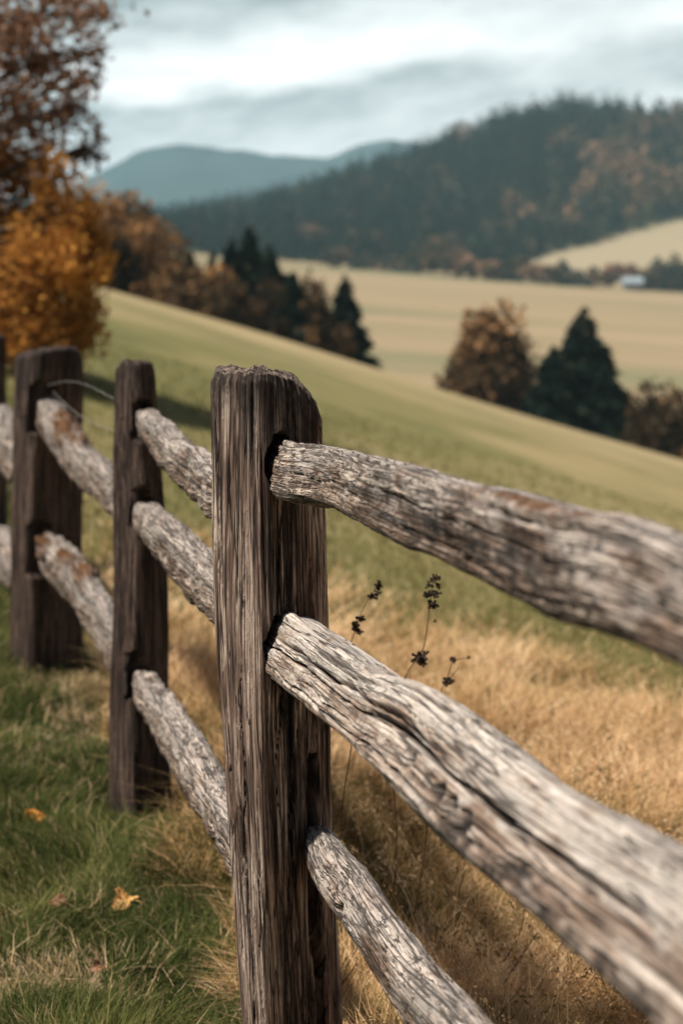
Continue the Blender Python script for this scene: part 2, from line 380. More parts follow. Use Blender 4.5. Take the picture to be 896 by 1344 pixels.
# ---------------------------------------------------------------- fence timber
def superell(phi, e):
    c, s = np.cos(phi), np.sin(phi)
    return np.sign(c) * np.abs(c) ** (2 / e), np.sign(s) * np.abs(s) ** (2 / e)
def arc_angles(e, hw, hh, nv):
    """angles that walk round a superellipse in even steps; the returned phase is the share of the way round"""
    ph = np.linspace(0, 2 * np.pi, 40001); x, y = superell(ph, e); d = np.hypot(np.diff(x * hw), np.diff(y * hh)); cu = np.concatenate([[0], np.cumsum(d)])
    a = np.arange(nv) / nv; return np.interp(a * cu[-1], cu, ph), a * 2 * np.pi, cu[-1]
def crack_field(Sv, PHI, R, cracks):
    """grooves that follow the grain. crack: (s0, s1, phi0, drift, width, depth, seed)"""
    dep = np.zeros_like(Sv); msk = np.zeros_like(Sv)
    for (s0, s1, p0, dr, w, D, sd) in cracks:
        t = (Sv - s0) / (s1 - s0)
        env = np.where((t > 0) & (t < 1), np.sqrt(np.clip(np.sin(np.pi * np.clip(t, 0, 1)), 0, 1)), 0)
        pc = p0 + dr * (Sv - s0) + 0.10 * noise(Sv * 9, sd, 0.5, sd) + 0.03 * noise(Sv * 40, sd, 2.5, sd)
        d = np.abs((PHI - pc + np.pi) % (2 * np.pi) - np.pi) * R
        ww = w * (0.6 + 0.4 * noise(Sv * 30, sd, 9.5, sd)) * env + 1e-6
        g = np.exp(-(d / ww) ** 3) * env
        dep = np.maximum(dep, D * g); msk = np.maximum(msk, np.clip(g * min(1.6, D / 0.004), 0, 1))
    return dep, msk

def auto_cracks(L, n, seed, wmax=0.0022, Dmax=0.010, lmin=0.12, lmax=0.7, drift=0.5):
    r = np.random.default_rng(seed); out = []
    for i in range(n):
        l = r.uniform(lmin, lmax); s0 = r.uniform(-0.1, L - 0.1)
        out.append((s0, s0 + l, r.uniform(0, 2 * math.pi), r.uniform(-drift, drift), r.uniform(0.35, 1) * wmax, r.uniform(0.35, 1) * Dmax, seed + i))
    return out

def rail(name, ctrl, parent, seed, res=0.003, e=4.2, lump=0.007, cracks=(), ncr=30, pits=(), stain_shades=(), moss=(), pointed=None, label=None, roll=0.0, mat=None, knob=0.0):
    """ctrl rows: px, py of the centre, Y depth, full width, full height (metres)"""
    C = np.array([list(P(c[0], c[1], c[2])) + [c[3], c[4]] for c in ctrl], float)
    seg = np.linalg.norm(np.diff(C[:, :3], axis=0), axis=1); cum = np.concatenate([[0], np.cumsum(seg)]); Lg = cum[-1]
    nu = max(12, int(Lg / (res * 1.3))); s = np.linspace(0, Lg, nu)
    # smooth interpolation (Catmull-Rom through the control points)
    def cr_interp(col):
        k = np.clip(np.searchsorted(cum, s, side='right') - 1, 0, len(cum) - 2)
        t = (s - cum[k]) / seg[k]
        m_ = np.gradient(col, cum)
        h00 = 2*t**3 - 3*t**2 + 1; h10 = t**3 - 2*t**2 + t; h01 = -2*t**3 + 3*t**2; h11 = t**3 - t**2
        return h00 * col[k] + h10 * seg[k] * m_[k] + h01 * col[k + 1] + h11 * seg[k] * m_[k + 1]
    Q = np.stack([cr_interp(C[:, i]) for i in range(5)], -1)
    T = np.gradient(Q[:, :3], s, axis=0); T /= np.linalg.norm(T, axis=1)[:, None]
    up = np.array([0, 0, 1.0]); U = np.cross(T, up); U /= np.linalg.norm(U, axis=1)[:, None]; W = np.cross(U, T)
    if U[0, 0] < 0: U = -U
    hw = Q[:, 3] / 2; hh = Q[:, 4] / 2
    per = 2 * math.pi * math.sqrt((hw.mean() ** 2 + hh.mean() ** 2) / 2)
    nv = max(24, int(per * 1.15 / res)); phi, pha, per = arc_angles(e, hw.mean(), hh.mean(), nv)
    S2, PA = np.meshgrid(s, phi, indexing='ij'); PH = np.broadcast_to(pha[None, :], PA.shape)
    tw = roll + 0.16 * noise(S2 * 1.3, 0.3, 0, seed)
    ee = e + 1.0 * noise(S2 * 2, 4.3, 0, seed)
    c, sn = np.cos(PA), np.sin(PA)
    x = np.sign(c) * np.abs(c) ** (2 / ee) * hw[:, None]; y = np.sign(sn) * np.abs(sn) ** (2 / ee) * hh[:, None]
    R = np.sqrt(x * x + y * y)
    
    dsp = lump * fbm(x * 9, y * 9, S2 * 3.2, seed, 3) + 0.004 * fbm(x * 45, y * 45, S2 * 5, seed + 3, 3)
    dsp += 0.0014 * noise(x * 140, y * 140, S2 * 5, seed + 8) + 0.0007 * noise(x * 300, y * 300, S2 * 20, seed + 9) + 0.0006 * fbm(x * 90, y * 90, S2 * 50, seed + 10, 2)
    if knob: dsp = dsp + knob * fbm(x * 22, y * 22, S2 * 16, seed + 15, 3)
    RP = per / (2 * np.pi); dp, ck = crack_field(S2, PH, RP, list(cracks) + auto_cracks(Lg, ncr, seed + 50))
    stn_shd = np.zeros_like(R); mss = np.zeros_like(R)
    for (sp0, ph0, r0, D) in pits:
        d = np.sqrt((S2 - sp0) ** 2 * 0.6 + (((PH - ph0 + np.pi) % (2 * np.pi) - np.pi) * RP) ** 2)
        g_ = np.exp(-(d / r0) ** 4); dp = np.maximum(dp, D * g_); stn_shd = np.maximum(stn_shd, g_)
    for (sp0, ph0, ls, lp, k) in stain_shades:
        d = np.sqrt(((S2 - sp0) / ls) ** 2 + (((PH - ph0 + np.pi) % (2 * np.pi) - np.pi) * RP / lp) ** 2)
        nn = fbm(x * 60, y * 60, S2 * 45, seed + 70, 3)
        stn_shd = np.maximum(stn_shd, np.clip((1.0 - d + nn * 1.3) * k, 0, 1) * (d < 2))
    for (sp0, ph0, ls, lp, hgt_) in moss:
        d = np.sqrt(((S2 - sp0) / ls) ** 2 + (((PH - ph0 + np.pi) % (2 * np.pi) - np.pi) * RP / lp) ** 2)
        g_ = np.clip(1.2 - d + 0.9 * fbm(x * 70, y * 70, S2 * 60, seed + 80, 3), 0, 1); g_ = np.where(d < 2, g_, 0)
        mss = np.maximum(mss, g_); dsp = dsp + hgt_ * g_ * (0.6 + 0.8 * noise(x * 160, y * 160, S2 * 160, seed + 81))
    k = 1 + (dsp - dp) / np.maximum(R, 0.006)
    if pointed:
        ls, k0 = pointed
        k = k * (k0 + (1 - k0) * sstep(0, ls, S2))
    x2, y2 = x * k, y * k
    xr = x2 * np.cos(tw) - y2 * np.sin(tw); yr = x2 * np.sin(tw) + y2 * np.cos(tw)
    V = Q[:, None, :3] + U[:, None, :] * xr[..., None] + W[:, None, :] * yr[..., None]
    V = V.reshape(-1, 3); gc = np.stack([x + seed * 0.7, y, S2], -1).reshape(-1, 3)
    F = [grid_faces(nu, nv, True)]
    # end caps in a few shrinking rings, so that the cut ends are rough too
    nb = len(V); ex = []; exg = []
    for end, sign in ((0, -1), (nu - 1, 1)):
        ring0 = end * nv + np.arange(nv); prev = ring0
        cen = Q[end, :3]
        for q, kk in enumerate((0.93, 0.78, 0.5, 0.2)):
            base = V[ring0]; ro = cen + (base - cen) * kk + T[end] * sign * 0.006 * (1 - kk) ** 0.5
            ro = ro + T[end] * (0.005 * noise(base[:, 0] * 90, base[:, 2] * 90, kk * 9, seed + 5))[:, None]
            idx = nb + np.arange(nv); ex.append(ro); exg.append(np.stack([x[end] * kk + seed * 0.7, y[end] * kk, np.full(nv, s[end])], -1)); nb += nv
            f_ = np.stack([prev, np.roll(prev, -1), np.roll(idx, -1), idx], -1)
            F.append(f_ if sign > 0 else f_[:, ::-1]); prev = idx
        ex.append(cen[None] + T[end] * sign * 0.006); exg.append(np.array([[seed * 0.7, 0, s[end]]]))
        f_ = np.stack([prev, np.roll(prev, -1), np.full(nv, nb)], -1); F.append(f_ if sign > 0 else f_[:, ::-1]); nb += 1
    V = np.concatenate([V] + ex); gc = np.concatenate([gc] + exg)
    pad = len(V) - R.size
    z = lambda a_: np.concatenate([a_.ravel(), np.zeros(pad)])
    ob = mesh_obj(name, V, F, mat or M_rail, parent, loc=Q[0, :3], attrs={'gc': ('VEC', gc), 'crack': ('F', z(ck)), 'stain_shade': ('F', z(stn_shd)), 'moss': ('F', z(mss))})
    if label: ob['label'] = label
    return ob

def post(name, prof, Y, theta, lw, rw, ztop_pts, parent, seed, res=0.003, cracks=(), grooves=(), mortises=(), ncr=30, pits=(), stain_shades=(), e=7.0, label=None, mat=None, capdark=0.6, zbot=-0.12):
    """prof rows: py, px of the left outline, px of the front edge, px of the right outline"""
    prof = np.array(prof, float); zz = CZ - (prof[:, 0] - HROW) / FPX * Y
    o = np.argsort(zz); zz = zz[o]; prof = prof[o]
    ct, st_ = math.cos(theta), math.sin(theta)
    nR = np.array([st_, -ct, 0]); nL = np.array([-ct, -st_, 0])
    zt_x = np.array([p[0] for p in ztop_pts], float); zt_z = CZ - (np.array([p[1] for p in ztop_pts], float) - HROW) / FPX * Y
    zmax = zt_z.max(); nu = int((zmax - zbot) / (res * 1.4)); tt = np.linspace(0, 1, nu)
    nv = max(40, int(2 * (lw + rw) / res)); phi, pha, pu = arc_angles(e, lw / 2, rw / 2, nv); RP = pu / (2 * np.pi)
    T, PA = np.meshgrid(tt, phi, indexing='ij'); PH = np.broadcast_to(pha[None, :], PA.shape)
    zr = zbot + T * (zmax - zbot)
    pl = np.interp(zr, zz, prof[:, 1]); pf = np.interp(zr, zz, prof[:, 2]); pr = np.interp(zr, zz, prof[:, 3])
    hx = np.maximum((pf - pl) / FPX * Y / st_ / 2, 0.01); hy = np.maximum((pr - pf) / FPX * Y / ct / 2, 0.01)
    # corner of the front edge sits at (hx, hy): solve for the centre
    fx = (pf - 448) / FPX * Y
    cx = fx - (hx * nR[0] + hy * nL[0]); cy = Y - 0 * fx
    cc, ss = np.cos(PA), np.sin(PA); x = np.sign(cc) * np.abs(cc) ** (2 / e) * hx; y = np.sign(ss) * np.abs(ss) ** (2 / e) * hy
    R = np.hypot(x, y)
    dsp = 0.007 * fbm(x * 9, y * 9, zr * 2.2, seed, 3) + 0.0045 * noise(x * 42, y * 42, zr * 1.6, seed + 2) + 0.0030 * noise(x * 110, y * 110, zr * 3, seed + 4) + 0.0014 * noise(x * 260, y * 260, zr * 8, seed + 6)
    dp, ck = crack_field(zr, PH, RP, list(cracks) + auto_cracks(zmax + 0.2, ncr, seed + 20, 0.0026, 0.012, 0.15, 0.9, 0.12))
    stn_shd = np.zeros_like(R)
    for (sp0, ph0, r0, D) in pits:
        d = np.sqrt((zr - sp0) ** 2 + (((PH - ph0 + np.pi) % (2 * np.pi) - np.pi) * RP) ** 2); g_ = np.exp(-(d / r0) ** 4)
        dp = np.maximum(dp, D * g_); stn_shd = np.maximum(stn_shd, g_)
    k = 1 + (dsp - dp) / R
    # bevel towards the top
    x2, y2 = x * k, y * k
    rel = (cx - fx + 0)  # noqa
    for (yl0, z0, z1, w, D) in grooves:      # vertical slots cut in the right-hand face; yl0 as a fraction (0 front edge, 1 back corner)
        yl = hy - yl0 * 2 * hy
        g_ = np.exp(-((y - yl - 0.004 * noise(zr * 7, 1.5, 0, seed)) / w) ** 4) * sstep(z0, z0 + 0.05, zr) * sstep(z1, z1 - 0.05, zr) * (x > 0.55 * hx)
        x2 = x2 - D * g_; ck = np.maximum(ck, 0.95 * g_)  # the slot's inner shade is also painted, through the crack mask
    for (yl0, z0, ry, rz, D) in mortises:    # recess that takes a rail end
        yl = hy - yl0 * 2 * hy
        q = ((y - yl) / ry) ** 2 + ((zr - z0) / rz) ** 2 + 0.22 * noise(y * 60, zr * 25, 0, seed + 30) + 0.12 * noise(y * 190, zr * 60, 0, seed + 31)
        g_ = sstep(1.12, 0.92, q) * (x > 0.55 * hx); x2 = x2 - D * g_; ck = np.maximum(ck, 0.5 * g_)  # shade inside the recess is painted too, not only cut
    for (z0, z1, yl0, k_) in stain_shades:  # vertical dark patches that paint shade onto the right-hand face
        yl = hy - yl0 * 2 * hy; g_ = np.exp(-((y - yl) / 0.022) ** 2) * sstep(z0, z0 + 0.1, zr) * sstep(z1, z1 - 0.1, zr) * (x > 0.6 * hx)
        stn_shd = np.maximum(stn_shd, np.clip(k_ * g_ * (1.1 + 1.6 * fbm(x * 70, y * 70, zr * 3, seed + 66, 3)), 0, 1))
    wx = cx + x2 * nR[0] + y2 * nL[0]; wy = cy + x2 * nR[1] + y2 * nL[1]
    def ztop(wx_, wy_):
        px = wx_ / Y * FPX + 448; return np.interp(px, zt_x, zt_z)
    zt = ztop(wx, wy) + 0.011 * fbm(wx * 38, wy * 38, 0, seed + 44, 3)
    z = zbot + T * (zt - zbot)
    edge = sstep(zt - 0.014, zt, z)
    cxm, cym = cx[-1, 0], float(np.mean(cy[-1]))
    wx = wx - (wx - cxm) * edge * 0.05; wy = wy - (wy - cym) * edge * 0.05
    stn_shd = np.maximum(stn_shd, capdark * sstep(zt - 0.17, zt - 0.02, z + 0.16 * fbm(x * 60, y * 60, z * 5, seed + 60, 3)))
    stn_shd = np.maximum(stn_shd, 0.85 * sstep(0.16, 0.02, z + 0.04 * fbm(x * 30, y * 30, z * 8, seed + 61, 3)))
    V = np.stack([wx, wy, z], -1).reshape(-1, 3); gc = np.stack([x + seed, y, zr], -1).reshape(-1, 3)
    F = [grid_faces(nu, nv, True)]
    nb = len(V); ex = []; exg = []; es = []; ring = (nu - 1) * nv + np.arange(nv); prev = ring; base = V[ring]; gb = gc[ring]
    cen = np.array([cxm, cym, 0]); gcen = np.array([seed, 0, gb[0, 2]])
    for kk in (0.96, 0.9, 0.8, 0.68, 0.55, 0.4, 0.25, 0.1):
        ro = cen + (base - cen) * kk; ro[:, 2] = ztop(ro[:, 0], ro[:, 1]) + 0.006 * (1 - kk) ** 0.4
        ro[:, 2] += 0.011 * fbm(ro[:, 0] * 38, ro[:, 1] * 38, 0, seed + 44, 3) + 0.003 * noise(ro[:, 0] * 160, ro[:, 1] * 160, 0, seed + 40)
        ex.append(ro); exg.append(gcen + (gb - gcen) * kk); es.append(np.full(nv, capdark))
        idx = nb + np.arange(nv); nb += nv
        F.append(np.stack([prev, np.roll(prev, -1), np.roll(idx, -1), idx], -1)); prev = idx
    c1 = cen.copy(); c1[2] = ex[-1][:, 2].mean(); ex.append(c1[None]); exg.append(gcen[None]); es.append(np.array([capdark]))
    F.append(np.stack([prev, np.roll(prev, -1), np.full(nv, nb)], -1))
    V = np.concatenate([V] + ex); gc = np.concatenate([gc] + exg)
    zf = lambda a_, fill=None: np.concatenate([a_.ravel(), np.zeros(len(V) - R.size) if fill is None else fill])
    ob = mesh_obj(name, V, F, mat or M_post, parent, loc=(cxm, cym, 0.0),
                  attrs={'gc': ('VEC', gc), 'crack': ('F', zf(ck)), 'stain_shade': ('F', zf(stn_shd, np.concatenate(es) * 0.6)), 'moss': ('F', np.zeros(len(V)))})
    if label: ob['label'] = label
    return ob

fence = empty('wooden_fence', (-0.125, 3.0, 0.0), 'weathered split rail fence of dark posts and pale cracked rails running downhill', 'fence')
H = math.pi
zr_ = lambda py, Y: CZ - (py - HROW) / FPX * Y
# --- main post, in focus
post('post', [(480, 272, 345, 432), (600, 273, 346, 433), (800, 279, 346, 437), (950, 286, 345, 441), (1150, 297, 347, 448), (1344, 312, 352, 455), (1480, 320, 356, 460)],
     2.90, math.radians(41), 0.15, 0.15,
     [(262, 520), (272, 503), (281, 489), (300, 485), (345, 488), (384, 497), (398, 508), (412, 527), (425, 543), (433, 566), (440, 580)],
     fence, 11, res=0.0022, ncr=46, capdark=0.92, stain_shades=[(-0.2, 1.1, 0.30, 0.95), (-0.2, 0.75, 0.52, 0.8), (0.9, 1.4, 0.45, 0.9)],  # right-face patches: shade of that side painted in, with some dark staining
     cracks=[(-0.4, 0.82, math.radians(121), 0.0, 0.0050, 0.045, 901), (0.2, 1.1, math.radians(75), 0.05, 0.002, 0.014, 902), (0.3, 1.2, math.radians(140), 0.02, 0.002, 0.012, 903),
             (0.35, 0.95, math.radians(10), 0.03, 0.004, 0.02, 904)],
     grooves=[(0.68, -0.2, zr_(945, 2.95), 0.0075, 0.06)],
     mortises=[(0.33, zr_(596, 2.93), 0.036, 0.052, 0.05), (0.35, zr_(836, 2.93), 0.042, 0.062, 0.05), (0.76, zr_(1100, 2.95), 0.022, 0.05, 0.05)],
     label='split and weathered post in focus with slanted top')
# --- second post
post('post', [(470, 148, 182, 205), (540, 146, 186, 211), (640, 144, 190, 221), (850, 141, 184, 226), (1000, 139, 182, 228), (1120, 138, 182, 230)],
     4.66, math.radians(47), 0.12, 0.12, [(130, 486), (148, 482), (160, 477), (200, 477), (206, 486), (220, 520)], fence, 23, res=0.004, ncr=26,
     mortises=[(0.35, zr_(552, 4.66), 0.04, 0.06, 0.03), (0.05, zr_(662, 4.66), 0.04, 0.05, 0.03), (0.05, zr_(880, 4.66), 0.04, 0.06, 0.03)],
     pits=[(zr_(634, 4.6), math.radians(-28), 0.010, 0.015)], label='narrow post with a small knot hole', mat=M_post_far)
# --- third, wide post
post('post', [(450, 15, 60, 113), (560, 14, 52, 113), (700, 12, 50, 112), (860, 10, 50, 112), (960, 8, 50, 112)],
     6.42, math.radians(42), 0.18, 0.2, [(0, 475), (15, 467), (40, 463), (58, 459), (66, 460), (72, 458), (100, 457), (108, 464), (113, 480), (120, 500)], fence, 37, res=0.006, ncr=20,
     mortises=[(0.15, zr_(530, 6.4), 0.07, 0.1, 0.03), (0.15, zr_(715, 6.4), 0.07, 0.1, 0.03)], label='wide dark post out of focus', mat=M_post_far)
# --- fourth post at the edge of the view
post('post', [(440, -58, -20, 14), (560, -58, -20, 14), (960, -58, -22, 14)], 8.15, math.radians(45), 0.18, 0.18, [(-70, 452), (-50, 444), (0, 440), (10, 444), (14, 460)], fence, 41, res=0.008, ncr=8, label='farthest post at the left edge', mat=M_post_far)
# --- the nearer post, just right of the view, that carries the near rail ends
post('post', [(200, 960, 1060, 1150), (900, 960, 1060, 1150), (2900, 960, 1060, 1150)], 1.26, math.radians(42), 0.14, 0.14, [(940, 440), (980, 420), (1140, 430), (1170, 450)], fence, 53, res=0.005, ncr=14, label='nearest post just beyond the right edge')

def Yab(p): return 0.5999 / ((p - 448) / FPX + 0.2391)
def Yc(p): return 0.702 / ((p - 448) / FPX + 0.2555)
def Yd(p): return 0.562 / ((p - 448) / FPX + 0.237)
def Yg(p): return 1.005 / ((p - 448) / FPX + 0.329)
def yy(f, rows): return [(p, q, f(p), w, h) for (p, q, w, h) in rows]
# near span (post 1 -> beyond the frame)
rail('rail', [(362, 602, 3.03, .060, .080)] + yy(Yab, [(380, 616, .070, .092), (450, 630, .066, .088), (520, 655, .066, .092), (600, 685, .066, .092), (680, 712, .066, .100), (760, 742, .066, .100), (840, 762, .066, .094), (896, 786, .064, .090), (960, 815, .064, .085), (1060, 850, .060, .08)]),
     fence, 3, res=0.0022, e=5.0, lump=0.0035, ncr=30, roll=-0.22, moss=[(1.40, math.radians(118), 0.20, 0.012, 0.002)],
     cracks=[(0.05, 0.9, math.radians(125), 0.1, 0.003, 0.014, 801), (0.5, 1.2, math.radians(128), -0.1, 0.004, 0.018, 803), (1.1, 1.7, math.radians(135), 0.1, 0.004, 0.016, 805), (0.6, 1.4, math.radians(165), 0.1, 0.0025, 0.010, 806)],
     stain_shades=[(1.15, math.radians(185), 0.16, 0.030, 0.9), (1.42, math.radians(190), 0.16, 0.030, 0.9), (0.85, math.radians(180), 0.12, 0.025, 0.7), (0.7, math.radians(240), 0.7, 0.012, 0.9), (1.5, math.radians(240), 0.5, 0.014, 0.9)], label='top rail with moss along its upper edge')  # the long low strips paint the shaded underside; the others are dark blotches
rail('rail', [(358, 828, 3.04, .070, .105)] + yy(Yab, [(378, 846, .078, .112), (440, 890, .080, .105), (500, 936, .080, .105), (560, 975, .085, .120), (620, 1030, .085, .128), (690, 1090, .085, .118), (760, 1138, .085, .118), (830, 1185, .085, .122), (896, 1228, .085, .122), (960, 1275, .085, .12), (1060, 1360, .08, .12)]),
     fence, 5, res=0.0022, e=6.0, lump=0.0025, ncr=26, roll=-0.50, pits=[(1.08, math.radians(200), 0.008, 0.01), (1.20, math.radians(205), 0.010, 0.01), (1.245, math.radians(207), 0.010, 0.01), (1.30, math.radians(212), 0.014, 0.008)],
     cracks=[(0.02, 1.0, math.radians(195), -0.25, 0.0036, 0.022, 811), (0.2, 1.25, math.radians(165), 0.05, 0.0048, 0.026, 813), (0.75, 1.8, math.radians(178), 0.05, 0.0052, 0.026, 815), (0.1, 1.9, math.radians(222), 0.0, 0.004, 0.014, 817), (1.1, 1.9, math.radians(205), 0.0, 0.003, 0.014, 818), (0.45, 0.95, math.radians(208), 0.1, 0.003, 0.012, 819), (0.5, 0.9, math.radians(145), 0.0, 0.003, 0.012, 820)],
     stain_shades=[(1.3, math.radians(228), 0.20, 0.022, 0.9), (1.6, math.radians(235), 0.30, 0.022, 0.9), (0.6, math.radians(240), 0.6, 0.012, 0.8), (1.18, math.radians(205), 0.04, 0.012, 0.9)], label='broad middle rail with long open cracks', mat=M_rail_smooth)  # lower-edge strips paint underside shade; the small patch surrounds the knot holes
rail('rail', [(398, 1080, 3.0, .03, .03), (412, 1097, 2.92, .05, .05)] + yy(Yc, [(440, 1146, .066, .088), (470, 1186, .072, .096), (505, 1240, .074, .104), (545, 1298, .074, .104), (600, 1360, .074, .100), (660, 1425, .06, .085), (740, 1525, .06, .085), (860, 1680, .06, .08), (980, 1830, .06, .08)]),
     fence, 7, res=0.0024, e=2.6, lump=0.009, ncr=50, pits=[(0.40, math.radians(165), 0.011, 0.02)], pointed=None, label='thin bottom rail tapering into the post')
# span 1 -> 2
rail('rail', [(192, 552, 4.72, .05, .06)] + yy(Yd, [(200, 562, .06, .08), (225, 590, .07, .088), (250, 612, .07, .092), (275, 635, .07, .09), (305, 655, .07, .09), (332, 668, .07, .09)]), fence, 13, res=0.004, ncr=20, lump=.012, knob=0.009, label='top rail between the narrow post and the split post')
rail('rail', [(175, 664, 4.72, .07, .08)] + yy(Yd, [(190, 678, .07, .088), (215, 703, .075, .095), (245, 735, .075, .10), (275, 765, .075, .10), (305, 795, .07, .10), (335, 822, .07, .10)]), fence, 15, res=0.004, ncr=20, lump=.010, knob=0.009, label='pale middle rail behind the split post')
rail('rail', [(180, 884, 4.72, .07, .07)] + yy(Yd, [(195, 908, .07, .088), (220, 945, .075, .10), (245, 985, .075, .10), (270, 1030, .07, .10), (300, 1080, .06, .085), (330, 1130, .06, .08)]), fence, 17, res=0.004, ncr=20, lump=.012, knob=0.009, label='bottom rail reaching down towards the grass')
# span 2 -> 3
rail('rail', [(52, 522, 6.5, .09, .10)] + yy(Yg, [(66, 545, .09, .115), (90, 588, .09, .115), (115, 617, .09, .12), (147, 640, .08, .12), (170, 660, .08, .10), (186, 672, .08, .10)]), fence, 19, res=0.006, ncr=14, lump=.018,
     knob=0.012, moss=[(0.10, math.radians(90), 0.07, 0.03, 0.03), (0.52, math.radians(95), 0.06, 0.04, 0.05), (0.68, math.radians(110), 0.09, 0.04, 0.05), (0.85, math.radians(90), 0.05, 0.03, 0.04)], label='upper rail with rusty brown moss lumps')
rail('rail', [(52, 700, 6.5, .09, .11)] + yy(Yg, [(66, 722, .09, .12), (90, 752, .09, .12), (115, 785, .09, .13), (147, 828, .08, .13), (170, 870, .08, .12), (186, 900, .08, .12)]), fence, 29, res=0.006, ncr=14, lump=.018,
     knob=0.014, moss=[(0.15, math.radians(95), 0.06, 0.03, 0.03), (0.38, math.radians(130), 0.07, 0.04, 0.05), (0.72, math.radians(105), 0.09, 0.035, 0.05), (1.0, math.radians(100), 0.08, 0.03, 0.05)], label='lower rail with mossy lumps on top')
# span 3 -> 4
rail('rail', [(-30, 545, 8.2, .1, .14), (-5, 560, 7.4, .1, .16), (18, 598, 6.55, .1, .16), (30, 616, 6.48, .08, .12)], fence, 31, res=0.008, ncr=8, lump=.02, label='blurred rail at the left edge')
rail('rail', [(-30, 690, 8.2, .1, .12), (-5, 710, 7.4, .1, .12), (18, 745, 6.55, .1, .12), (30, 760, 6.48, .08, .10)], fence, 33, res=0.008, ncr=8, lump=.02, label='low blurred rail at the left edge')

def tube(pts, r0, r1, k=6):
    pts = np.asarray(pts, float); nn = len(pts); T = np.gradient(pts, axis=0); T /= np.linalg.norm(T, axis=1)[:, None] + 1e-9
    ref = np.where(np.abs(T[:, 2:3]) > 0.9, np.array([[1.0, 0, 0]]), np.array([[0, 0, 1.0]]))
    U = np.cross(T, ref); U /= np.linalg.norm(U, axis=1)[:, None]; W = np.cross(T, U)
    rr = np.linspace(r0, r1, nn)[:, None, None]; ph = np.arange(k) / k * 2 * np.pi
    V = pts[:, None, :] + rr * (U[:, None, :] * np.cos(ph)[None, :, None] + W[:, None, :] * np.sin(ph)[None, :, None])
    return V.reshape(-1, 3), grid_faces(nn, k, True)
def merge(parts):
    Vs, Fs, o = [], [], 0
    for V, F in parts: Vs.append(V); Fs.append(F + o); o += len(V)
    return np.concatenate(Vs), Fs
M_wire = plain('dull_wire', (0.22, 0.20, 0.18), 0.5)
for q, (a_, b_) in enumerate([((62, 506, 6.3), (150, 524, 4.62)), ((70, 514, 6.3), (150, 566, 4.62))]):
    A, B = P(*a_), P(*b_); t = np.linspace(0, 1, 40)[:, None]; pts = A * (1 - t) + B * t
    pts[:, 2] += (-0.02 + 0.05 * (1 - q)) * np.sin(t[:, 0] * math.pi) + 0.002 * np.sin(t[:, 0] * 60)
    pts[:, 0] += 0.002 * np.cos(t[:, 0] * 60)
    V, F = tube(pts, 0.0012, 0.0012); mesh_obj('wire', V, F, M_wire, fence, loc=A)

# ---------------------------------------------------------------- grass
def blades(root, h, w, lean, yaw, curve, seed, kink=0.0):
    """ribbon blades: 4 levels -> 7 verts"""
    nB = len(root); lv = np.array([0, 0.38, 0.72, 1.0]); r = np.random.default_rng(seed)
    dirx, diry = np.cos(yaw), np.sin(yaw); face = yaw + np.pi / 2 + r.normal(0, 0.6, nB)
    wx, wy = np.cos(face), np.sin(face); vs = []
    for i, t in enumerate(lv):
        off = lean * h * t + curve * h * t * t; z = h * t * (1 - 0.35 * curve * t)
        kx = r.normal(0, 1, nB) * kink * h * t; ky = r.normal(0, 1, nB) * kink * h * t
        cx = root[:, 0] + dirx * off + kx; cy = root[:, 1] + diry * off + ky; cz = root[:, 2] + z
        ww = w * (1, 0.85, 0.55, 0)[i] / 2
        if i < 3:
            vs.append(np.stack([cx - wx * ww, cy - wy * ww, cz], -1)); vs.append(np.stack([cx + wx * ww, cy + wy * ww, cz], -1))
        else: vs.append(np.stack([cx, cy, cz], -1))
    V = np.stack(vs, 1).reshape(-1, 3); b = (np.arange(nB) * 7)[:, None]
    F4 = np.concatenate([b + np.array([[0, 1, 3, 2]]), b + np.array([[2, 3, 5, 4]])]); F3 = b + np.array([[4, 5, 6]])
    return V, [F4, F3]
def sample_uY(nB, u0, u1, Y0, Y1, r, p=1.0):
    u = r.uniform(u0, u1, nB); q = r.uniform(0, 1, nB); Y = (Y0 ** -p + q * (Y1 ** -p - Y0 ** -p)) ** (-1 / p)
    return u * Y, Y
M_lawn = leaf_material('lawn_blades', [(0.0, (0.026, 0.035, 0.012)), (0.35, (0.072, 0.092, 0.028)), (0.65, (0.18, 0.185, 0.058)), (0.80, (0.24, 0.20, 0.08)), (0.9, (0.38, 0.26, 0.14)), (1.0, (0.55, 0.42, 0.27))], 0.3)
M_gold = leaf_material('dry_blades', [(0.0, (0.045, 0.055, 0.018)), (0.25, (0.14, 0.12, 0.04)), (0.45, (0.46, 0.275, 0.12)), (0.75, (0.75, 0.51, 0.28)), (1.0, (0.88, 0.68, 0.44))], 0.3)
r = np.random.default_rng(3)
# short lawn left of the fence
X, Y = sample_uY(230000, -0.34, 0.02, 2.3, 16, r, 1.3)
s_f = X - fence_x(Y); keep = s_f < 0.10 + 0.18 * fbm(X * 2, Y * 2, 0, 61, 2); X, Y = X[keep], Y[keep]; nB = len(X)
cl = fbm(X * 2.6, Y * 2.6, 0, 62, 3); thatch = fbm(X * 1.5 + 9, Y * 1.5, 0, 63, 3)
h = (0.045 + 0.05 * (cl + 0.4).clip(0, 1)) * r.uniform(0.5, 1.3, nB) * (1 - 0.5 * sstep(0.05, 0.3, thatch)); h = np.where(r.uniform(0, 1, nB) < 0.02, h * 1.7, h)
yaw = r.uniform(0, 2 * np.pi, nB) * 0.5 + 4 * fbm(X * 4, Y * 4, 0, 64, 2)
tint = (0.38 + 0.35 * fbm(X * 3, Y * 3, 0, 65, 3) + r.normal(0, 0.12, nB)).clip(0, 0.78)
tint = np.where(r.uniform(0, 1, nB) < 0.10 + 0.8 * sstep(0.12, 0.42, thatch), r.uniform(0.8, 1.0, nB), tint)
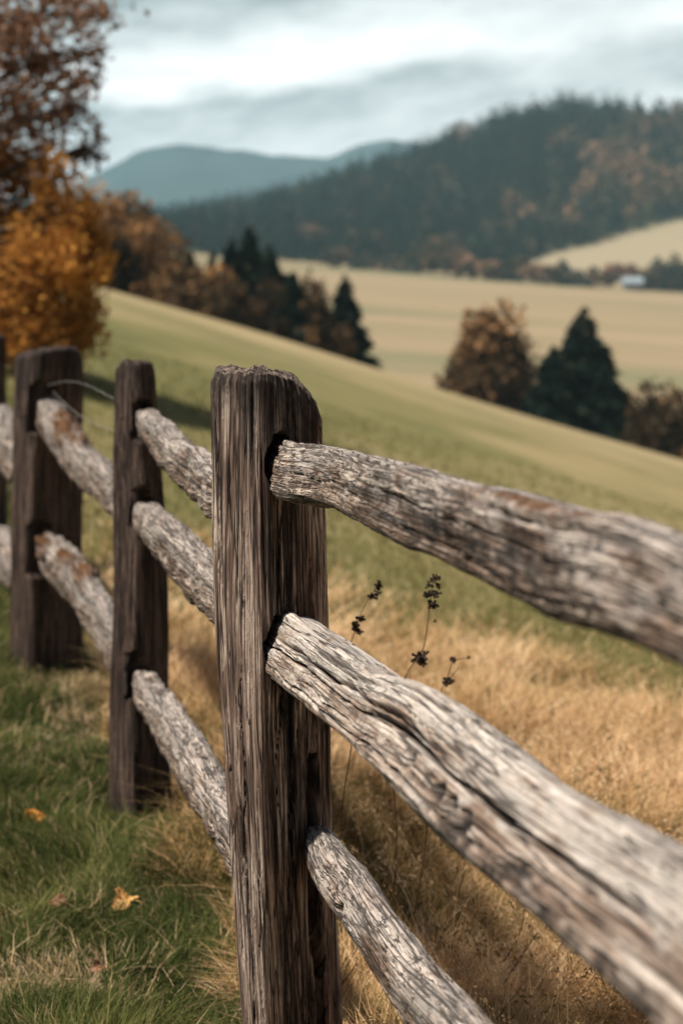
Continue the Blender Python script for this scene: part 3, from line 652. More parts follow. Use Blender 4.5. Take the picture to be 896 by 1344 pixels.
V, F = blades(np.stack([X, Y, ground_z(X, Y) - 0.004], -1), h, 0.0026 * np.maximum(1, Y / 4) * r.uniform(.7, 1.4, nB), r.uniform(0, 0.6, nB), yaw, r.uniform(0.1, 1.1, nB), 5, 0.03)
lawn = mesh_obj('lawn_grass', V, F, M_lawn, attrs={'tint': ('F', np.repeat(tint, 7))}, smooth=False)
tag(lawn, 'short damp green grass left of the fence', 'grass', kind='stuff')
M_mead = leaf_material('meadow_blades', [(0.0, (0.14, 0.145, 0.052)), (0.4, (0.235, 0.21, 0.082)), (0.7, (0.34, 0.28, 0.14)), (1.0, (0.46, 0.36, 0.20))], 0.3)
# dry tall grass right of the fence
def golden(nB, Y0, Y1, u0, u1, seed, hmul=1.0, p=1.0):
    r = np.random.default_rng(seed); X, Y = sample_uY(nB, u0, u1, Y0, Y1, r, p)
    s_f = X - fence_x(Y); keep = (s_f > 0.0 + 0.15 * fbm(X * 2, Y * 2, 0, 61, 2)) & (Y + 0.5 * X + 2.0 * fbm(X * .8, Y * .8, 0, 77, 2) < 7.6 + r.normal(0, .7, nB)) & (r.uniform(0, 1, nB) < 0.45 + 0.9 * sstep(-0.25, 0.15, fbm(X * 3.1, Y * 3.1, 0, 78, 3))); X, Y, s_f = X[keep], Y[keep], s_f[keep]; nB = len(X)
    cl = fbm(X * 2.2, Y * 2.2, 0, 72, 3)
    h = (0.13 + 0.16 * (cl + 0.4).clip(0, 1)) * r.uniform(0.45, 1.25, nB) * sstep(-0.05, 0.45, s_f + 0.15) * hmul * (1 - 0.5 * sstep(5, 8.5, Y))
    yaw = 0.6 + 3.4 * fbm(X * 2.5, Y * 2.5, 0, 74, 2) + r.normal(0, 1.3, nB)
    green = sstep(-0.05, 0.25, fbm(X * 1.6, Y * 1.6, 3.3, 75, 3)) * sstep(8.0, 4.5, Y) * 0.75 + 0.30 * sstep(5.2, 3.6, Y)
    tint = (0.64 + 0.42 * fbm(X * 2.4, Y * 2.4, 0, 76, 3) + r.normal(0, 0.17, nB) - 0.42 * green * r.uniform(0.3, 1.5, nB)).clip(0, 1)
    return blades(np.stack([X, Y, ground_z(X, Y) - 0.004], -1), h, 0.0034 * np.maximum(1, Y / 4) * r.uniform(.5, 1.5, nB), r.uniform(0, 0.5, nB), yaw, r.uniform(0.2, 1.3, nB), seed + 1, 0.035) + (np.repeat(tint, 7),)
V, F, t_ = golden(210000, 2.3, 14, -0.14, 0.34, 21)
gg = mesh_obj('dry_grass', V, F, M_gold, attrs={'tint': ('F', t_)}, smooth=False)
tag(gg, 'golden dry autumn grass right of the fence', 'grass', kind='stuff')
# flowering stems standing above the dry grass
r = np.random.default_rng(25); nB = 2200; X, Y = sample_uY(nB, -0.10, 0.30, 2.9, 7.5, r, 1.0); k_ = (X - fence_x(Y) > 0.40) & (Y + 0.5 * X < 7.4); X, Y = X[k_], Y[k_]; nB = len(X)
hs = r.uniform(0.20, 0.40, nB); ya = r.uniform(0, 6.28, nB); le = r.uniform(0.1, 0.8, nB); cu = r.uniform(0.0, 0.7, nB); z0 = ground_z(X, Y)
V1, F1 = blades(np.stack([X, Y, z0], -1), hs, np.full(nB, 0.0022), le, ya, cu, 26, 0.02)
tp = V1.reshape(-1, 7, 3)[:, 6]; md = V1.reshape(-1, 7, 3)[:, 4]; t6 = r.uniform(0, 1, (nB, 14, 1)); cc_ = (tp[:, None] * (1 - t6 * .9) + md[:, None] * t6 * .9) + r.normal(0, 0.0045, (nB, 14, 3))
dd = (tp - md)[:, None] + r.normal(0, .03, (nB, 14, 3)); cc_ = cc_.reshape(-1, 3); dd = dd.reshape(-1, 3); a3 = dd / np.linalg.norm(dd, axis=1)[:, None] * 0.006; b3 = np.cross(a3, r.normal(0, 1, a3.shape)); b3 = b3 / np.linalg.norm(b3, axis=1)[:, None] * 0.0022
V2 = np.stack([cc_ - a3, cc_ + b3, cc_ + a3, cc_ - b3], 1).reshape(-1, 3); F2 = np.arange(len(V2)).reshape(-1, 4) + len(V1); tt_ = r.uniform(0.25, 1.0, nB)
fs = mesh_obj('flowering_grass', np.concatenate([V1, V2]), F1 + [F2], M_gold, attrs={'tint': ('F', np.concatenate([np.repeat(tt_, 7), np.repeat(tt_, 56)]))}, smooth=False)
tag(fs, 'thin seed bearing grass stems above the golden grass', 'grass', kind='stuff')
# meadow tufts farther out, short
r = np.random.default_rng(33); nB = 90000; X, Y = sample_uY(nB, -0.30, 0.34, 5.5, 24, r, 1.4)
keep = (Y + 0.5 * X > 7.0 + r.normal(0, .6, nB)) ; X, Y = X[keep], Y[keep]; nB = len(X)
pt = fbm(X * 0.16, Y * 0.09, 0, 90, 3)
tint = (0.40 + 0.6 * pt + r.normal(0, 0.05, nB)).clip(0, 0.98)
V, F = blades(np.stack([X, Y, ground_z(X, Y) - 0.01], -1), r.uniform(0.04, 0.09, nB), 0.004 * np.maximum(1, Y / 5), r.uniform(0, .5, nB), r.uniform(0, 6.28, nB), r.uniform(.2, 1, nB), 34, 0.03)
mg = mesh_obj('meadow_grass', V, F, M_mead, attrs={'tint': ('F', np.repeat(tint, 7))}, smooth=False)
tag(mg, 'mown green meadow grass on the slope beyond', 'grass', kind='stuff')
# dead straws and stalks lying in the grass
r = np.random.default_rng(41); nB = 2600; X, Y = sample_uY(nB, -0.22, 0.26, 2.7, 7, r, 1.2)
yaw = r.uniform(0, 6.28, nB); hh_ = r.uniform(0.03, 0.13, nB)
V, F = blades(np.stack([X, Y, ground_z(X, Y) + 0.005], -1), hh_ * 0.45, np.full(nB, 0.0020), r.uniform(0.6, 2.2, nB), yaw, r.uniform(-0.4, 1.2, nB), 42, 0.10)
sw = mesh_obj('dead_straw', V, F, M_gold, attrs={'tint': ('F', np.repeat(r.uniform(0.7, 1.0, nB), 7))}, smooth=False)
tag(sw, 'loose pale straws lying in the grass', 'straw', kind='stuff')

# ---------------------------------------------------------------- dried weeds
M_stalk = plain('dry_stalk', (0.16, 0.085, 0.04)); M_seed = plain('seed_head_brown', (0.035, 0.016, 0.010))
def weed(label, pts_px, Y, heads, seed, r0=0.0014, side=()):
    r = np.random.default_rng(seed); pts = np.array([P(p[0], p[1], Y + (p[2] if len(p) > 2 else 0)) for p in pts_px])
    base = pts[0].copy() + np.array([r.uniform(-.10, .10), r.uniform(0, .12), 0]); base[2] = ground_z(base[0], base[1]); m1 = base * .6 + pts[0] * .4 + np.array([r.uniform(-.03, .03), 0, .03]); m2 = base * .25 + pts[0] * .75 + np.array([r.uniform(-.02, .02), 0, .02]); pts = np.concatenate([[base, m1, m2], pts])
    t = np.linspace(0, len(pts) - 1, 40); k = np.clip(t.astype(int), 0, len(pts) - 2); f = (t - k)[:, None]; q = pts[k] * (1 - f) + pts[k + 1] * f
    for _ in range(3): q[1:-1] = (q[:-2] + q[1:-1] * 2 + q[2:]) / 4
    root = empty('dried_weed', base, label, 'dried weed', 'dried weeds in the golden grass')
    parts = [tube(q, r0 * 1.3, r0 * 0.7)]
    for a_, b_ in side: parts.append(tube(np.linspace(P(*a_), P(*b_), 8), r0 * .8, r0 * .5))
    V, F = merge(parts); mesh_obj('stem', V, F, M_stalk, root, loc=base)
    for (px, py, rad) in heads:
        c = P(px, py, Y); parts = []
        for i in range(16):
            d = r.normal(0, 1, 3); d /= np.linalg.norm(d); ln = rad * r.uniform(0.5, 1.1) / FPX * Y
            Vt, Ft = tube(np.array([c, c + d * ln * .55, c + d * ln]), ln * 0.20, ln * 0.28, 5); parts.append((Vt + r.normal(0, rad * 0.1 / FPX * Y, 3), Ft))
        V, F = merge(parts); mesh_obj('seed_head', V, F, M_seed, root, loc=c)
    return root
weed('dried weed with two dark seed clusters leaning beside the middle rail', [(455, 850), (462, 840), (473, 805), (488, 778), (495, 768)], 3.5, [(497, 768, 7), (495, 777, 6), (488, 783, 7), (473, 812, 7), (466, 822, 8), (470, 828, 6)], 1)
weed('tallest dried weed with a long upright seed head', [(530, 885), (556, 855), (562, 810), (566, 780), (568, 758)], 3.5, [(570, 760, 6), (574, 769, 5), (563, 768, 6), (565, 779, 8), (573, 779, 6), (568, 793, 8), (557, 780, 4), (575, 758, 5), (571, 816, 3), (548, 862, 9), (556, 860, 8), (555, 869, 7)], 2)
weed('short dried weed with a forked seed tip close to the middle rail', [(578, 905), (586, 892), (592, 872), (594, 866)], 3.5, [(588, 893, 7), (586, 897, 5), (594, 866, 5), (614, 863, 3)], 3, side=[((594, 867, 3.5), (618, 862, 3.5)), ((587, 893, 3.5), (602, 876, 3.5))])
def stalk(label, pts_px, Y, seed, r0=0.0016):
    pts = np.array([P(p[0], p[1], Y) for p in pts_px]); t = np.linspace(0, len(pts) - 1, 30); k = np.clip(t.astype(int), 0, len(pts) - 2); f = (t - k)[:, None]
    q = pts[k] * (1 - f) + pts[k + 1] * f
    for _ in range(4): q[1:-1] = (q[:-2] + q[1:-1] * 2 + q[2:]) / 4
    V, F = tube(q, r0 * 1.4, r0 * 0.5); o = mesh_obj('dead_stalk', V, F, M_stalk, None, loc=q[0]); tag(o, label, 'stalk', 'dead stalks below the rails')
stalk('long brown stalk slanting up below the middle rail', [(640, 1330), (664, 1285), (690, 1245), (706, 1222)], 3.4, 1, .002)
stalk('thin dark stalk standing behind the bottom rail', [(562, 1262), (590, 1210), (604, 1160), (612, 1140)], 3.6, 2)
stalk('curved dark stalk hanging beneath the middle rail', [(660, 1262), (676, 1240), (686, 1210), (688, 1180)], 3.45, 3)
stalk('pale bent stalk to the right of the split post foot', [(446, 1296), (455, 1282), (466, 1268), (468, 1256)], 3.2, 4, .0014)

# ---------------------------------------------------------------- fallen leaves
def leaf_mat(name, a_, b_):
    m, n, out = new_mat(name); t = node(n, 'ShaderNodeTexNoise'); t.inputs['Scale'].default_value = 60; t.inputs['Detail'].default_value = 4
    tcn = node(n, 'ShaderNodeTexCoord'); n.links.new(tcn.outputs['Object'], t.inputs['Vector'])
    c = ramp_(n, t.outputs['Fac'], [(0.35, a_), (0.65, b_)]); b = node(n, 'ShaderNodeBsdfPrincipled'); n.links.new(c, b.inputs['Base Color']); b.inputs['Roughness'].default_value = 0.6
    n.links.new(b.outputs[0], out.inputs[0]); return m
M_l1 = leaf_mat('orange_leaf', (0.62, 0.20, 0.02), (0.80, 0.33, 0.04)); M_l2 = leaf_mat('yellow_leaf', (0.42, 0.19, 0.05), (0.72, 0.42, 0.13)); M_l3 = leaf_mat('brown_leaf', (0.12, 0.05, 0.02), (0.26, 0.12, 0.05))
def fallen_leaf(label, px, py, size, mat, seed, tilt=(0.2, 0.1), lift=0.05):
    r = np.random.default_rng(seed)
    v = (py - HROW) / FPX; Y = 1.37 / v
    for _ in range(30):
        X = (px - 448) / FPX * Y; z = ground_z(X, Y) + lift; Y = (CZ - z) / v
    X = (px - 448) / FPX * Y
    na, nr = 60, 10; th = np.arange(na) / na * 2 * np.pi
    rad = 0.50 + 0.14 * np.abs(np.cos(th * 2.5)) ** 1.5 + 0.10 * np.cos(th + 1) + 0.06 * np.cos(th * 3) + 0.05 * np.cos(th * 17) + 0.03 * r.normal(0, 1, na)
    rr = np.linspace(0, 1, nr + 1)[1:]
    x = (rr[:, None] * rad * np.cos(th)) * size; y = (rr[:, None] * rad * np.sin(th)) * size
    z = size * (0.30 * rr[:, None] ** 2 * np.cos(2 * th + r.uniform(0, 6)) + 0.10 * np.abs(np.sin(th * 2.5))[None] * rr[:, None] + 0.12 * fbm(x * 60, y * 60, 0, seed, 2))
    V = np.concatenate([[[0, 0, 0]], np.stack([x, y, z], -1).reshape(-1, 3)])
    F4 = grid_faces(nr, na, True) + 1; i = np.arange(na); F3 = np.stack([np.zeros(na, int), 1 + i, 1 + (i + 1) % na], -1)
    cxx, sxx = math.cos(tilt[0]), math.sin(tilt[0]); Rx = np.array([[1, 0, 0], [0, cxx, -sxx], [0, sxx, cxx]]); cy_, sy_ = math.cos(tilt[1]), math.sin(tilt[1]); Ry = np.array([[cy_, 0, sy_], [0, 1, 0], [-sy_, 0, cy_]])
    V = V @ (Rx @ Ry).T; c = np.array([X, Y, CZ - v * Y])
    root = mesh_obj('fallen_leaf', V + c, [F4, F3], mat, loc=c); tag(root, label, 'leaf', 'fallen leaves on the lawn')
    so_ = root.modifiers.new('thick', 'SOLIDIFY'); so_.thickness = 0.0006
    Vs, Fs = tube(np.array([c, c + np.array([size * 0.7, -size * 0.5, 0.004]), c + np.array([size * 1.1, -size * 0.6, -0.004])]), 0.0012, 0.0008, 5)
    mesh_obj('leaf_stem', Vs, Fs, mat, root, loc=c)
fallen_leaf('bright orange leaf standing up in the grass left of the narrow post', 42, 1072, 0.044, M_l1, 1, (1.0, 0.35), 0.035)
fallen_leaf('pale yellow curled leaf in the grass left of the split post', 164, 1180, 0.046, M_l2, 2, (0.40, 0.05), 0.045)
fallen_leaf('small dark brown leaf near the bottom left corner', 74, 1182, 0.030, M_l3, 3, (0.5, -0.2), 0.04)
fallen_leaf('small brown leaf below the yellow leaf', 128, 1268, 0.024, M_l3, 4, (0.6, 0.3), 0.05)

# ---------------------------------------------------------------- trees
def cards(c, d, size, aspect, r):
    """leaf cards: centre c (n,3), long axis d (n,3) -> quads"""
    nC = len(c); d = d / (np.linalg.norm(d, axis=1)[:, None] + 1e-9); q = r.normal(0, 1, (nC, 3)); w = np.cross(d, q); w /= np.linalg.norm(w, axis=1)[:, None] + 1e-9
    a = d * size[:, None] / 2; b = w * size[:, None] / 2 * aspect
    V = np.stack([c - a, c + b, c + a, c - b], 1).reshape(-1, 3); F = (np.arange(nC) * 4)[:, None] + np.arange(4)[None]
    return V, F
M_bark = plain('bark', (0.045, 0.032, 0.025), 0.9)
M_orange = leaf_material('orange_foliage', [(0, (0.035, 0.025, 0.014)), (0.3, (0.15, 0.075, 0.028)), (0.6, (0.46, 0.205, 0.05)), (1, (0.72, 0.37, 0.09))], 0.4)
M_brownl = leaf_material('brown_foliage', [(0, (0.04, 0.026, 0.022)), (0.5, (0.30, 0.16, 0.095)), (1, (0.64, 0.43, 0.31))], 0.4)
M_rust = leaf_material('rust_foliage', [(0, (0.030, 0.022, 0.016)), (0.35, (0.070, 0.052, 0.032)), (0.6, (0.20, 0.115, 0.055)), (1, (0.46, 0.25, 0.11))], 0.25)
M_fir = leaf_material('fir_needles', [(0, (0.006, 0.012, 0.010)), (0.6, (0.014, 0.026, 0.020)), (1, (0.035, 0.045, 0.028))], 0.1)
M_wood = leaf_material('wood_mixed', [(0, (0.006, 0.018, 0.018)), (0.30, (0.011, 0.027, 0.025)), (0.5, (0.030, 0.048, 0.036)), (0.62, (0.10, 0.085, 0.055)), (0.8, (0.22, 0.14, 0.09)), (1, (0.38, 0.22, 0.14))], 0.15)

def blob_tree(name, label, X, Y, Ht, Wd, mat, seed, nleaf=2600, leaf=0.3, cat='tree', group=None, base=None, trunk=True, tintc=0.5, clumps=26, squash=0.5):
    r = np.random.default_rng(seed); zb = float(ground_z(X, Y)) if base is None else base
    o = empty(name, (X, Y, zb), label, cat, group)
    t0 = max(0.03, 1 - 1.9 * Wd / Ht) if (cat == 'tree' and squash > 0.45) else 0.02
    cc = []
    for i in range(clumps):
        d = r.normal(0, 1, 3); d /= np.linalg.norm(d); q = r.uniform(0.1, 1.0) ** 0.5 * 0.74
        cc.append([X + d[0] * q * Wd / 2, Y + d[1] * q * Wd / 2, zb + Ht * (t0 + (1 - t0) / 2) + d[2] * q * Ht * (1 - t0) / 2])
    cc = np.array(cc); cr_ = r.uniform(0.13, 0.24, clumps) * (Wd + Ht) / 2; ct = r.normal(tintc, 0.14, clumps)
    k = r.integers(0, clumps, nleaf); d = r.normal(0, 1, (nleaf, 3)); d /= np.linalg.norm(d, axis=1)[:, None]
    c = cc[k] + d * (cr_[k] * r.uniform(0.3, 1, nleaf) ** 0.5)[:, None]; zt_ = np.percentile(c[:, 2], 99.3); zl_ = c[:, 2].min(); zq = zb + t0 * Ht; c[:, 2] = zq + (c[:, 2] - zl_) * (zb + Ht - zq) / (zt_ - zl_); kx = Wd / 2 / np.percentile(np.abs(c[:, 0] - X), 98.5); c[:, 0] = X + (c[:, 0] - X) * kx
    V, F = cards(c, r.normal(0, 1, (nleaf, 3)), leaf * r.uniform(0.6, 1.3, nleaf), 0.8, r)
    ti = (ct[k] + r.normal(0, 0.12, nleaf)).clip(0, 1)
    mesh_obj('crown', V, F, mat, o, loc=(X, Y, zb + Ht * 0.3), attrs={'tint': ('F', np.repeat(ti, 4))}, smooth=False)
    parts = [tube(np.array([[X, Y, zb - 0.3], [X + .02 * Ht, Y, zb + Ht * .3], [X, Y, zb + Ht * 0.8]]), Ht * 0.028, Ht * 0.008, 7)]
    for i in range(min(8, clumps)): parts.append(tube(np.array([[X, Y, zb + Ht * 0.25], (cc[i] + [X, Y, zb + Ht * .35]) / 2, cc[i]]), Ht * 0.012, Ht * 0.004, 5))
    V, F = merge(parts); mesh_obj('trunk', V, F, M_bark, o, loc=(X, Y, zb)); return o
def conifer_cards(H_, R0, nC, r, leaf):
    t = 1 - np.sqrt(r.uniform(0, 1, nC)) ; t = 0.04 + t * 0.96
    whorl = 0.72 + 0.28 * (1 - ((t * 13) % 1.0)); Rm = R0 * (1 - t) ** 0.80 * whorl + 0.02 * H_ * (1 - t) + 0.01
    ph = r.uniform(0, 2 * np.pi, nC); Rm = Rm * (0.85 + 0.25 * np.sin(ph * 3 + t * 40))
    Rm = Rm * 1.25; q = r.uniform(0.05, 1, nC) ** 0.35; x = np.cos(ph) * Rm * q; y = np.sin(ph) * Rm * q; z = H_ * t - 0.25 * Rm * q
    d = np.stack([np.cos(ph), np.sin(ph), np.full(nC, -0.45) + r.normal(0, .2, nC)], -1)
    return np.stack([x, y, z], -1), d, leaf * (0.5 + 0.8 * (1 - t)) * r.uniform(0.7, 1.3, nC)
def fir(label, X, Y, Ht, Wd, seed, nC=3000, leaf=0.5, group='dark firs behind the meadow ridge', mat=None, name='fir_tree', base=None):
    r = np.random.default_rng(seed); zb = float(ground_z(X, Y)) if base is None else base; o = empty(name, (X, Y, zb), label, 'fir tree', group)
    c, d, sz = conifer_cards(Ht, Wd * 0.85, nC, r, leaf); V, F = cards(c + np.array([X, Y, zb]), d, sz, 0.45, r)
    ti = r.uniform(0, 1, nC) ** 1.3; mesh_obj('crown', V, F, mat or M_fir, o, loc=(X, Y, zb), attrs={'tint': ('F', np.repeat(ti, 4))}, smooth=False)
    V, F = tube(np.array([[X, Y, zb - 0.3], [X, Y, zb + Ht * .5], [X, Y, zb + Ht * 0.98]]), Ht * 0.02, 0.01, 7); mesh_obj('trunk', V, F, M_bark, o, loc=(X, Y, zb)); return o

def place(px, Y): return (px - 448) / FPX * Y
def spec(px, top, width, Y):
    """world X, height and width of a tree from where its top stands"""
    X = place(px, Y); zb = float(ground_z(X, Y)); return X, CZ - (top - HROW) / FPX * Y - zb, width / FPX * Y

# the orange tree by the fence line at the left
def near_tree():
    Yt = 15.0; X = place(-70, Yt); zb = float(ground_z(X, Yt)); r = np.random.default_rng(101)
    o = empty('autumn_tree', (X, Yt, zb), 'large autumn tree at the left with orange lower leaves and thinning brown top', 'tree')
    low, high = [], []
    for (px, py, rp, nl, ti) in [(110, 425, 26, 130, .6), (75, 455, 30, 200, .5), (125, 450, 18, 60, .6), (90, 385, 30, 200, .4), (10, 300, 50, 900, .55), (60, 330, 42, 700, .62), (100, 355, 30, 520, .78), (135, 352, 14, 160, .85), (30, 400, 46, 900, .45), (80, 300, 36, 560, .5), (-20, 350, 60, 900, .55), (60, 250, 34, 420, .42),
                                 (20, 440, 34, 560, .62), (70, 420, 34, 320, .5), (100, 300, 22, 220, .6), (115, 405, 20, 100, .6), (-40, 430, 50, 600, .5), (0, 230, 38, 480, .38), (100, 445, 26, 140, .62), (50, 470, 30, 200, .55), (45, 375, 30, 300, .15), (25, 320, 30, 260, .12)]:
        low.append((px, py, rp, nl, ti))
    for (px, py, rp, nl, ti) in [(20, 30, 46, 560, .5), (70, 20, 36, 360, .55), (110, 12, 22, 130, .5), (135, 18, 14, 70, .3), (40, 90, 40, 420, .5), (10, 130, 46, 520, .35), (90, 72, 30, 160, .35), (130, 68, 18, 90, .3), (60, 150, 32, 230, .2), (100, 150, 24, 100, .2),
                                 (20, 190, 40, 420, .2), (85, 140, 20, 90, .15), (120, 200, 18, 60, .3), (130, 198, 14, 50, .2), (-30, 60, 60, 600, .45), (-30, 170, 60, 600, .4), (60, 205, 26, 120, .25), (105, 108, 18, 60, .2), (55, -40, 60, 500, .5), (-40, -60, 70, 600, .5), (20, -130, 70, 500, .5)]:
        high.append((px, py, rp, nl, ti))
    parts = [tube(np.array([[X, Yt, zb - .3], [X + .1, Yt, zb + 1.2], [X - .05, Yt, zb + 2.6], [X + .1, Yt + .1, zb + 4.4]]), 0.17, 0.05, 9)]
    for name_, lst, mat in (('orange_foliage', low, M_orange), ('brown_foliage', high, M_brownl)):
        C_, T_ = [], []
        for (px, py, rp, nl, ti) in lst:
            nl = int(nl * (1.25 if mat is M_brownl else 1.7)); rp *= 1.18
            Yc_ = Yt + r.uniform(-0.9, 1.1); c0 = P(px, py, Yc_); rad = rp / FPX * Yc_
            d = r.normal(0, 1, (nl, 3)) * rad * np.array([0.55, 0.9, 0.5]); sub = r.normal(0, 1, (9, 3)) * rad * 0.6; C_.append(c0 + d * 0.55 + sub[r.integers(0, 9, nl)])
            T_.append((r.normal(ti + 0.08, 0.18, nl)).clip(0, 1))
            j = min(max(c0[2] - 0.5, zb + 0.8), zb + 4.0); st0 = np.array([X, Yt, j]); mid = (st0 + c0) / 2 + np.array([0, 0, 0.12]); parts.append(tube(np.array([st0, mid, c0]), 0.03, 0.008, 5))
            for q in sub[:5]: parts.append(tube(np.array([c0 * .4 + mid * .6, c0 + q * .5, c0 + q]), 0.01, 0.003, 4))
        C_ = np.concatenate(C_); T_ = np.concatenate(T_); V, F = cards(C_, r.normal(0, 1, C_.shape), 0.060 * r.uniform(.6, 1.4, len(C_)), 0.75, r)
        mesh_obj(name_, V, F, mat, o, loc=(X, Yt, zb + 2), attrs={'tint': ('F', np.repeat(T_, 4))}, smooth=False)
    V, F = merge(parts); mesh_obj('trunk', V, F, M_bark, o, loc=(X, Yt, zb))
near_tree()

GB = 'brown broadleaf trees along the meadow ridge'
for i, (px, top, w, Y, lab, mt_, tc_, nl) in enumerate([
    (112, 248, 130, 84, 'tall rusty broadleaf tree just behind the large autumn tree', M_rust, .84, 4600),
    (158, 262, 100, 80, 'rusty brown tree right of the tallest rusty tree on the ridge', M_rust, .74, 3800),
    (196, 290, 90, 78, 'dark brown round tree in the middle of the ridge row', M_rust, .60, 3400),
    (232, 318, 70, 76, 'low brown tree at the right end of the ridge row', M_rust, .55, 2800),
    (60, 262, 110, 88, 'orange brown tree seen through the leaves of the large autumn tree', M_rust, .7, 3200),
    (150, 312, 64, 66, 'dark shrub on the ridge below the rusty tree', M_rust, .12, 2200)]):
    X, Ht, Wd = spec(px, top, w, Y); blob_tree('broadleaf_tree', lab, X, Y, Ht, Wd, mt_, 200 + i, nl, 0.34, group=GB, tintc=tc_, squash=0.3)
GS = 'brown shrubs below the firs on the ridge'
for i, (px, top, w, Y, lab, tc_) in enumerate([
    (268, 352, 76, 72, 'low brown shrub left of the fir cluster', .36), (306, 372, 64, 70, 'low brown shrub in front of the fir cluster', .3), (352, 372, 60, 72, 'brownish shrub between the dark firs', .3), (412, 368, 50, 78, 'thin brown bush left of the lone pointed fir', .45), (440, 430, 44, 70, 'small dark bush at the foot of the lone pointed fir', .3)]):
    X, Ht, Wd = spec(px, top, w, Y); blob_tree('shrub', lab, X, Y, Ht, Wd, M_rust, 230 + i, 1800, 0.3, 'shrub', GS, tintc=tc_, clumps=16)
for i, (px, top, w, Y, lab) in enumerate([
    (279, 328, 26, 82, 'smallest fir at the left of the fir cluster'), (304, 312, 60, 80, 'slim fir second from the left in the cluster'), (328, 294, 84, 84, 'tallest fir in the middle of the cluster'), (354, 322, 84, 80, 'broad fir right of the tallest one'),
    (384, 354, 66, 78, 'wide dark fir near the right of the cluster'), (452, 360, 72, 80, 'lone pointed fir standing against the pale far field'), (412, 404, 34, 78, 'short fir between the cluster and the lone fir')]):
    X, Ht, Wd = spec(px, top, w, Y); fir(lab, X, Y, Ht, Wd, 260 + i, 8000, 0.8)
# valley trees at the right
X, Ht, Wd = spec(645, 412, 116, 92); blob_tree('broadleaf_tree', 'round rust brown tree in the valley left of the dark firs', X, 92, Ht, Wd, M_rust, 301, 9000, 0.42, tintc=.55, clumps=60)
for i, (px, top, w, Y, lab) in enumerate([(766, 403, 150, 88, 'tallest dark fir right of the round rust brown tree'), (726, 452, 105, 86, 'shorter dark fir touching the round rust brown tree'), (795, 468, 80, 86, 'small dark fir on the right side of the tallest valley fir')]):
    X, Ht, Wd = spec(px, top, w, Y); fir(lab, X, Y, Ht, Wd, 310 + i, 16000, 0.95, 'dark firs in the valley')
for i, (px, top, w, Y, lab) in enumerate([(850, 508, 84, 80, 'low brown bush right of the valley firs'), (893, 518, 70, 76, 'brown bush cut by the right edge of the photo')]):
    X, Ht, Wd = spec(px, top, w, Y); blob_tree('bush', lab, X, Y, Ht, Wd, M_rust, 330 + i, 3600, 0.3, 'bush', 'bushes in the valley', tintc=.32, clumps=24)
# trees along the far edge of the pale field
far = [(585, 312, 70, 470, 'b', .78, 'pinkish grey round tree at the far edge of the pale field'), (612, 338, 40, 465, 'b', .95, 'peach coloured tree right of the pinkish grey tree'), (560, 340, 44, 475, 'b', .55, 'dull bushy tree left of the pinkish grey tree'),
       (703, 352, 46, 465, 'b', 1.0, 'salmon coloured small tree at the field edge'), (660, 330, 30, 470, 'f', 0, 'dark fir between the peach and salmon trees'), (680, 338, 28, 475, 'b', .7, 'muted brown tree left of the salmon tree'),
       (756, 356, 40, 465, 'f', 0, 'squat dark fir left of the far house'), (738, 338, 26, 480, 'f', 0, 'thin dark fir behind the salmon tree'), (640, 348, 30, 462, 'b', .85, 'small peach tree at the field edge'), (790, 352, 36, 475, 'b', .72, 'greyish tree directly left of the far house'),
       (820, 348, 52, 500, 'b', .95, 'rust coloured tree behind the far house'), (862, 334, 36, 480, 'f', 0, 'dark fir right of the far house'), (885, 328, 40, 478, 'f', 0, 'taller dark fir near the right edge of the far field'), (848, 356, 34, 470, 'b', .55, 'brown bush beside the dark firs at the right'), (898, 350, 40, 474, 'b', .5, 'dull bush at the right edge of the far field'),
       (905, 335, 36, 480, 'f', 0, 'dark fir cut by the right edge of the far field'), (410, 296, 44, 560, 'b', .8, 'brown pink tree at the foot of the forest on the left'), (440, 330, 40, 470, 'b', .7, 'brownish tree low at the left of the pale field'), (480, 335, 34, 470, 'f', 0, 'dark fir at the left part of the field edge'), (520, 342, 34, 472, 'f', 0, 'dark fir in the middle of the field edge'), (720, 362, 36, 462, 'b', .6, 'brown bush right of the salmon tree')]
for i, (px, top, w, Y, k_, tc_, lab) in enumerate(far):
    X, Ht, Wd = spec(px, top, w, Y); Ht = max(Ht, 5.0)
    if k_ == 'b': blob_tree('broadleaf_tree', lab, X, Y, Ht, Wd, M_wood, 400 + i, 900, 1.3, group='trees at the far edge of the pale field', tintc=tc_, clumps=16)
    else: fir(lab, X, Y, Ht, Wd, 400 + i, 900, 2.0, 'firs at the far edge of the pale field', M_wood)
# far house
def box(x0, x1, y0, y1, z0, z1):
    v = np.array([[x, y, z] for z in (z0, z1) for y in (y0, y1) for x in (x0, x1)], float); f = np.array([[0, 2, 3, 1], [4, 5, 7, 6], [0, 1, 5, 4], [2, 6, 7, 3], [0, 4, 6, 2], [1, 3, 7, 5]]); return v, f
Yh = 462; Xh = place(829, Yh); zh = float(ground_z(Xh, Yh))
ho = empty('farmhouse', (Xh, Yh, zh), 'tiny white house with a pale roof at the far edge of the field', 'house')
V, F = box(Xh - 2.4, Xh + 2.4, Yh - 2, Yh + 2, zh - 0.5, zh + 2.0); mesh_obj('wall', V, F, plain('white_render', (0.24, 0.26, 0.28)), ho, loc=(Xh, Yh, zh), smooth=False)
V = np.array([[Xh - 2.8, Yh - 2.4, zh + 1.9], [Xh + 2.8, Yh - 2.4, zh + 1.9], [Xh + 2.8, Yh + 2.4, zh + 1.9], [Xh - 2.8, Yh + 2.4, zh + 1.9], [Xh - 2.8, Yh, zh + 3.6], [Xh + 2.8, Yh, zh + 3.6]])
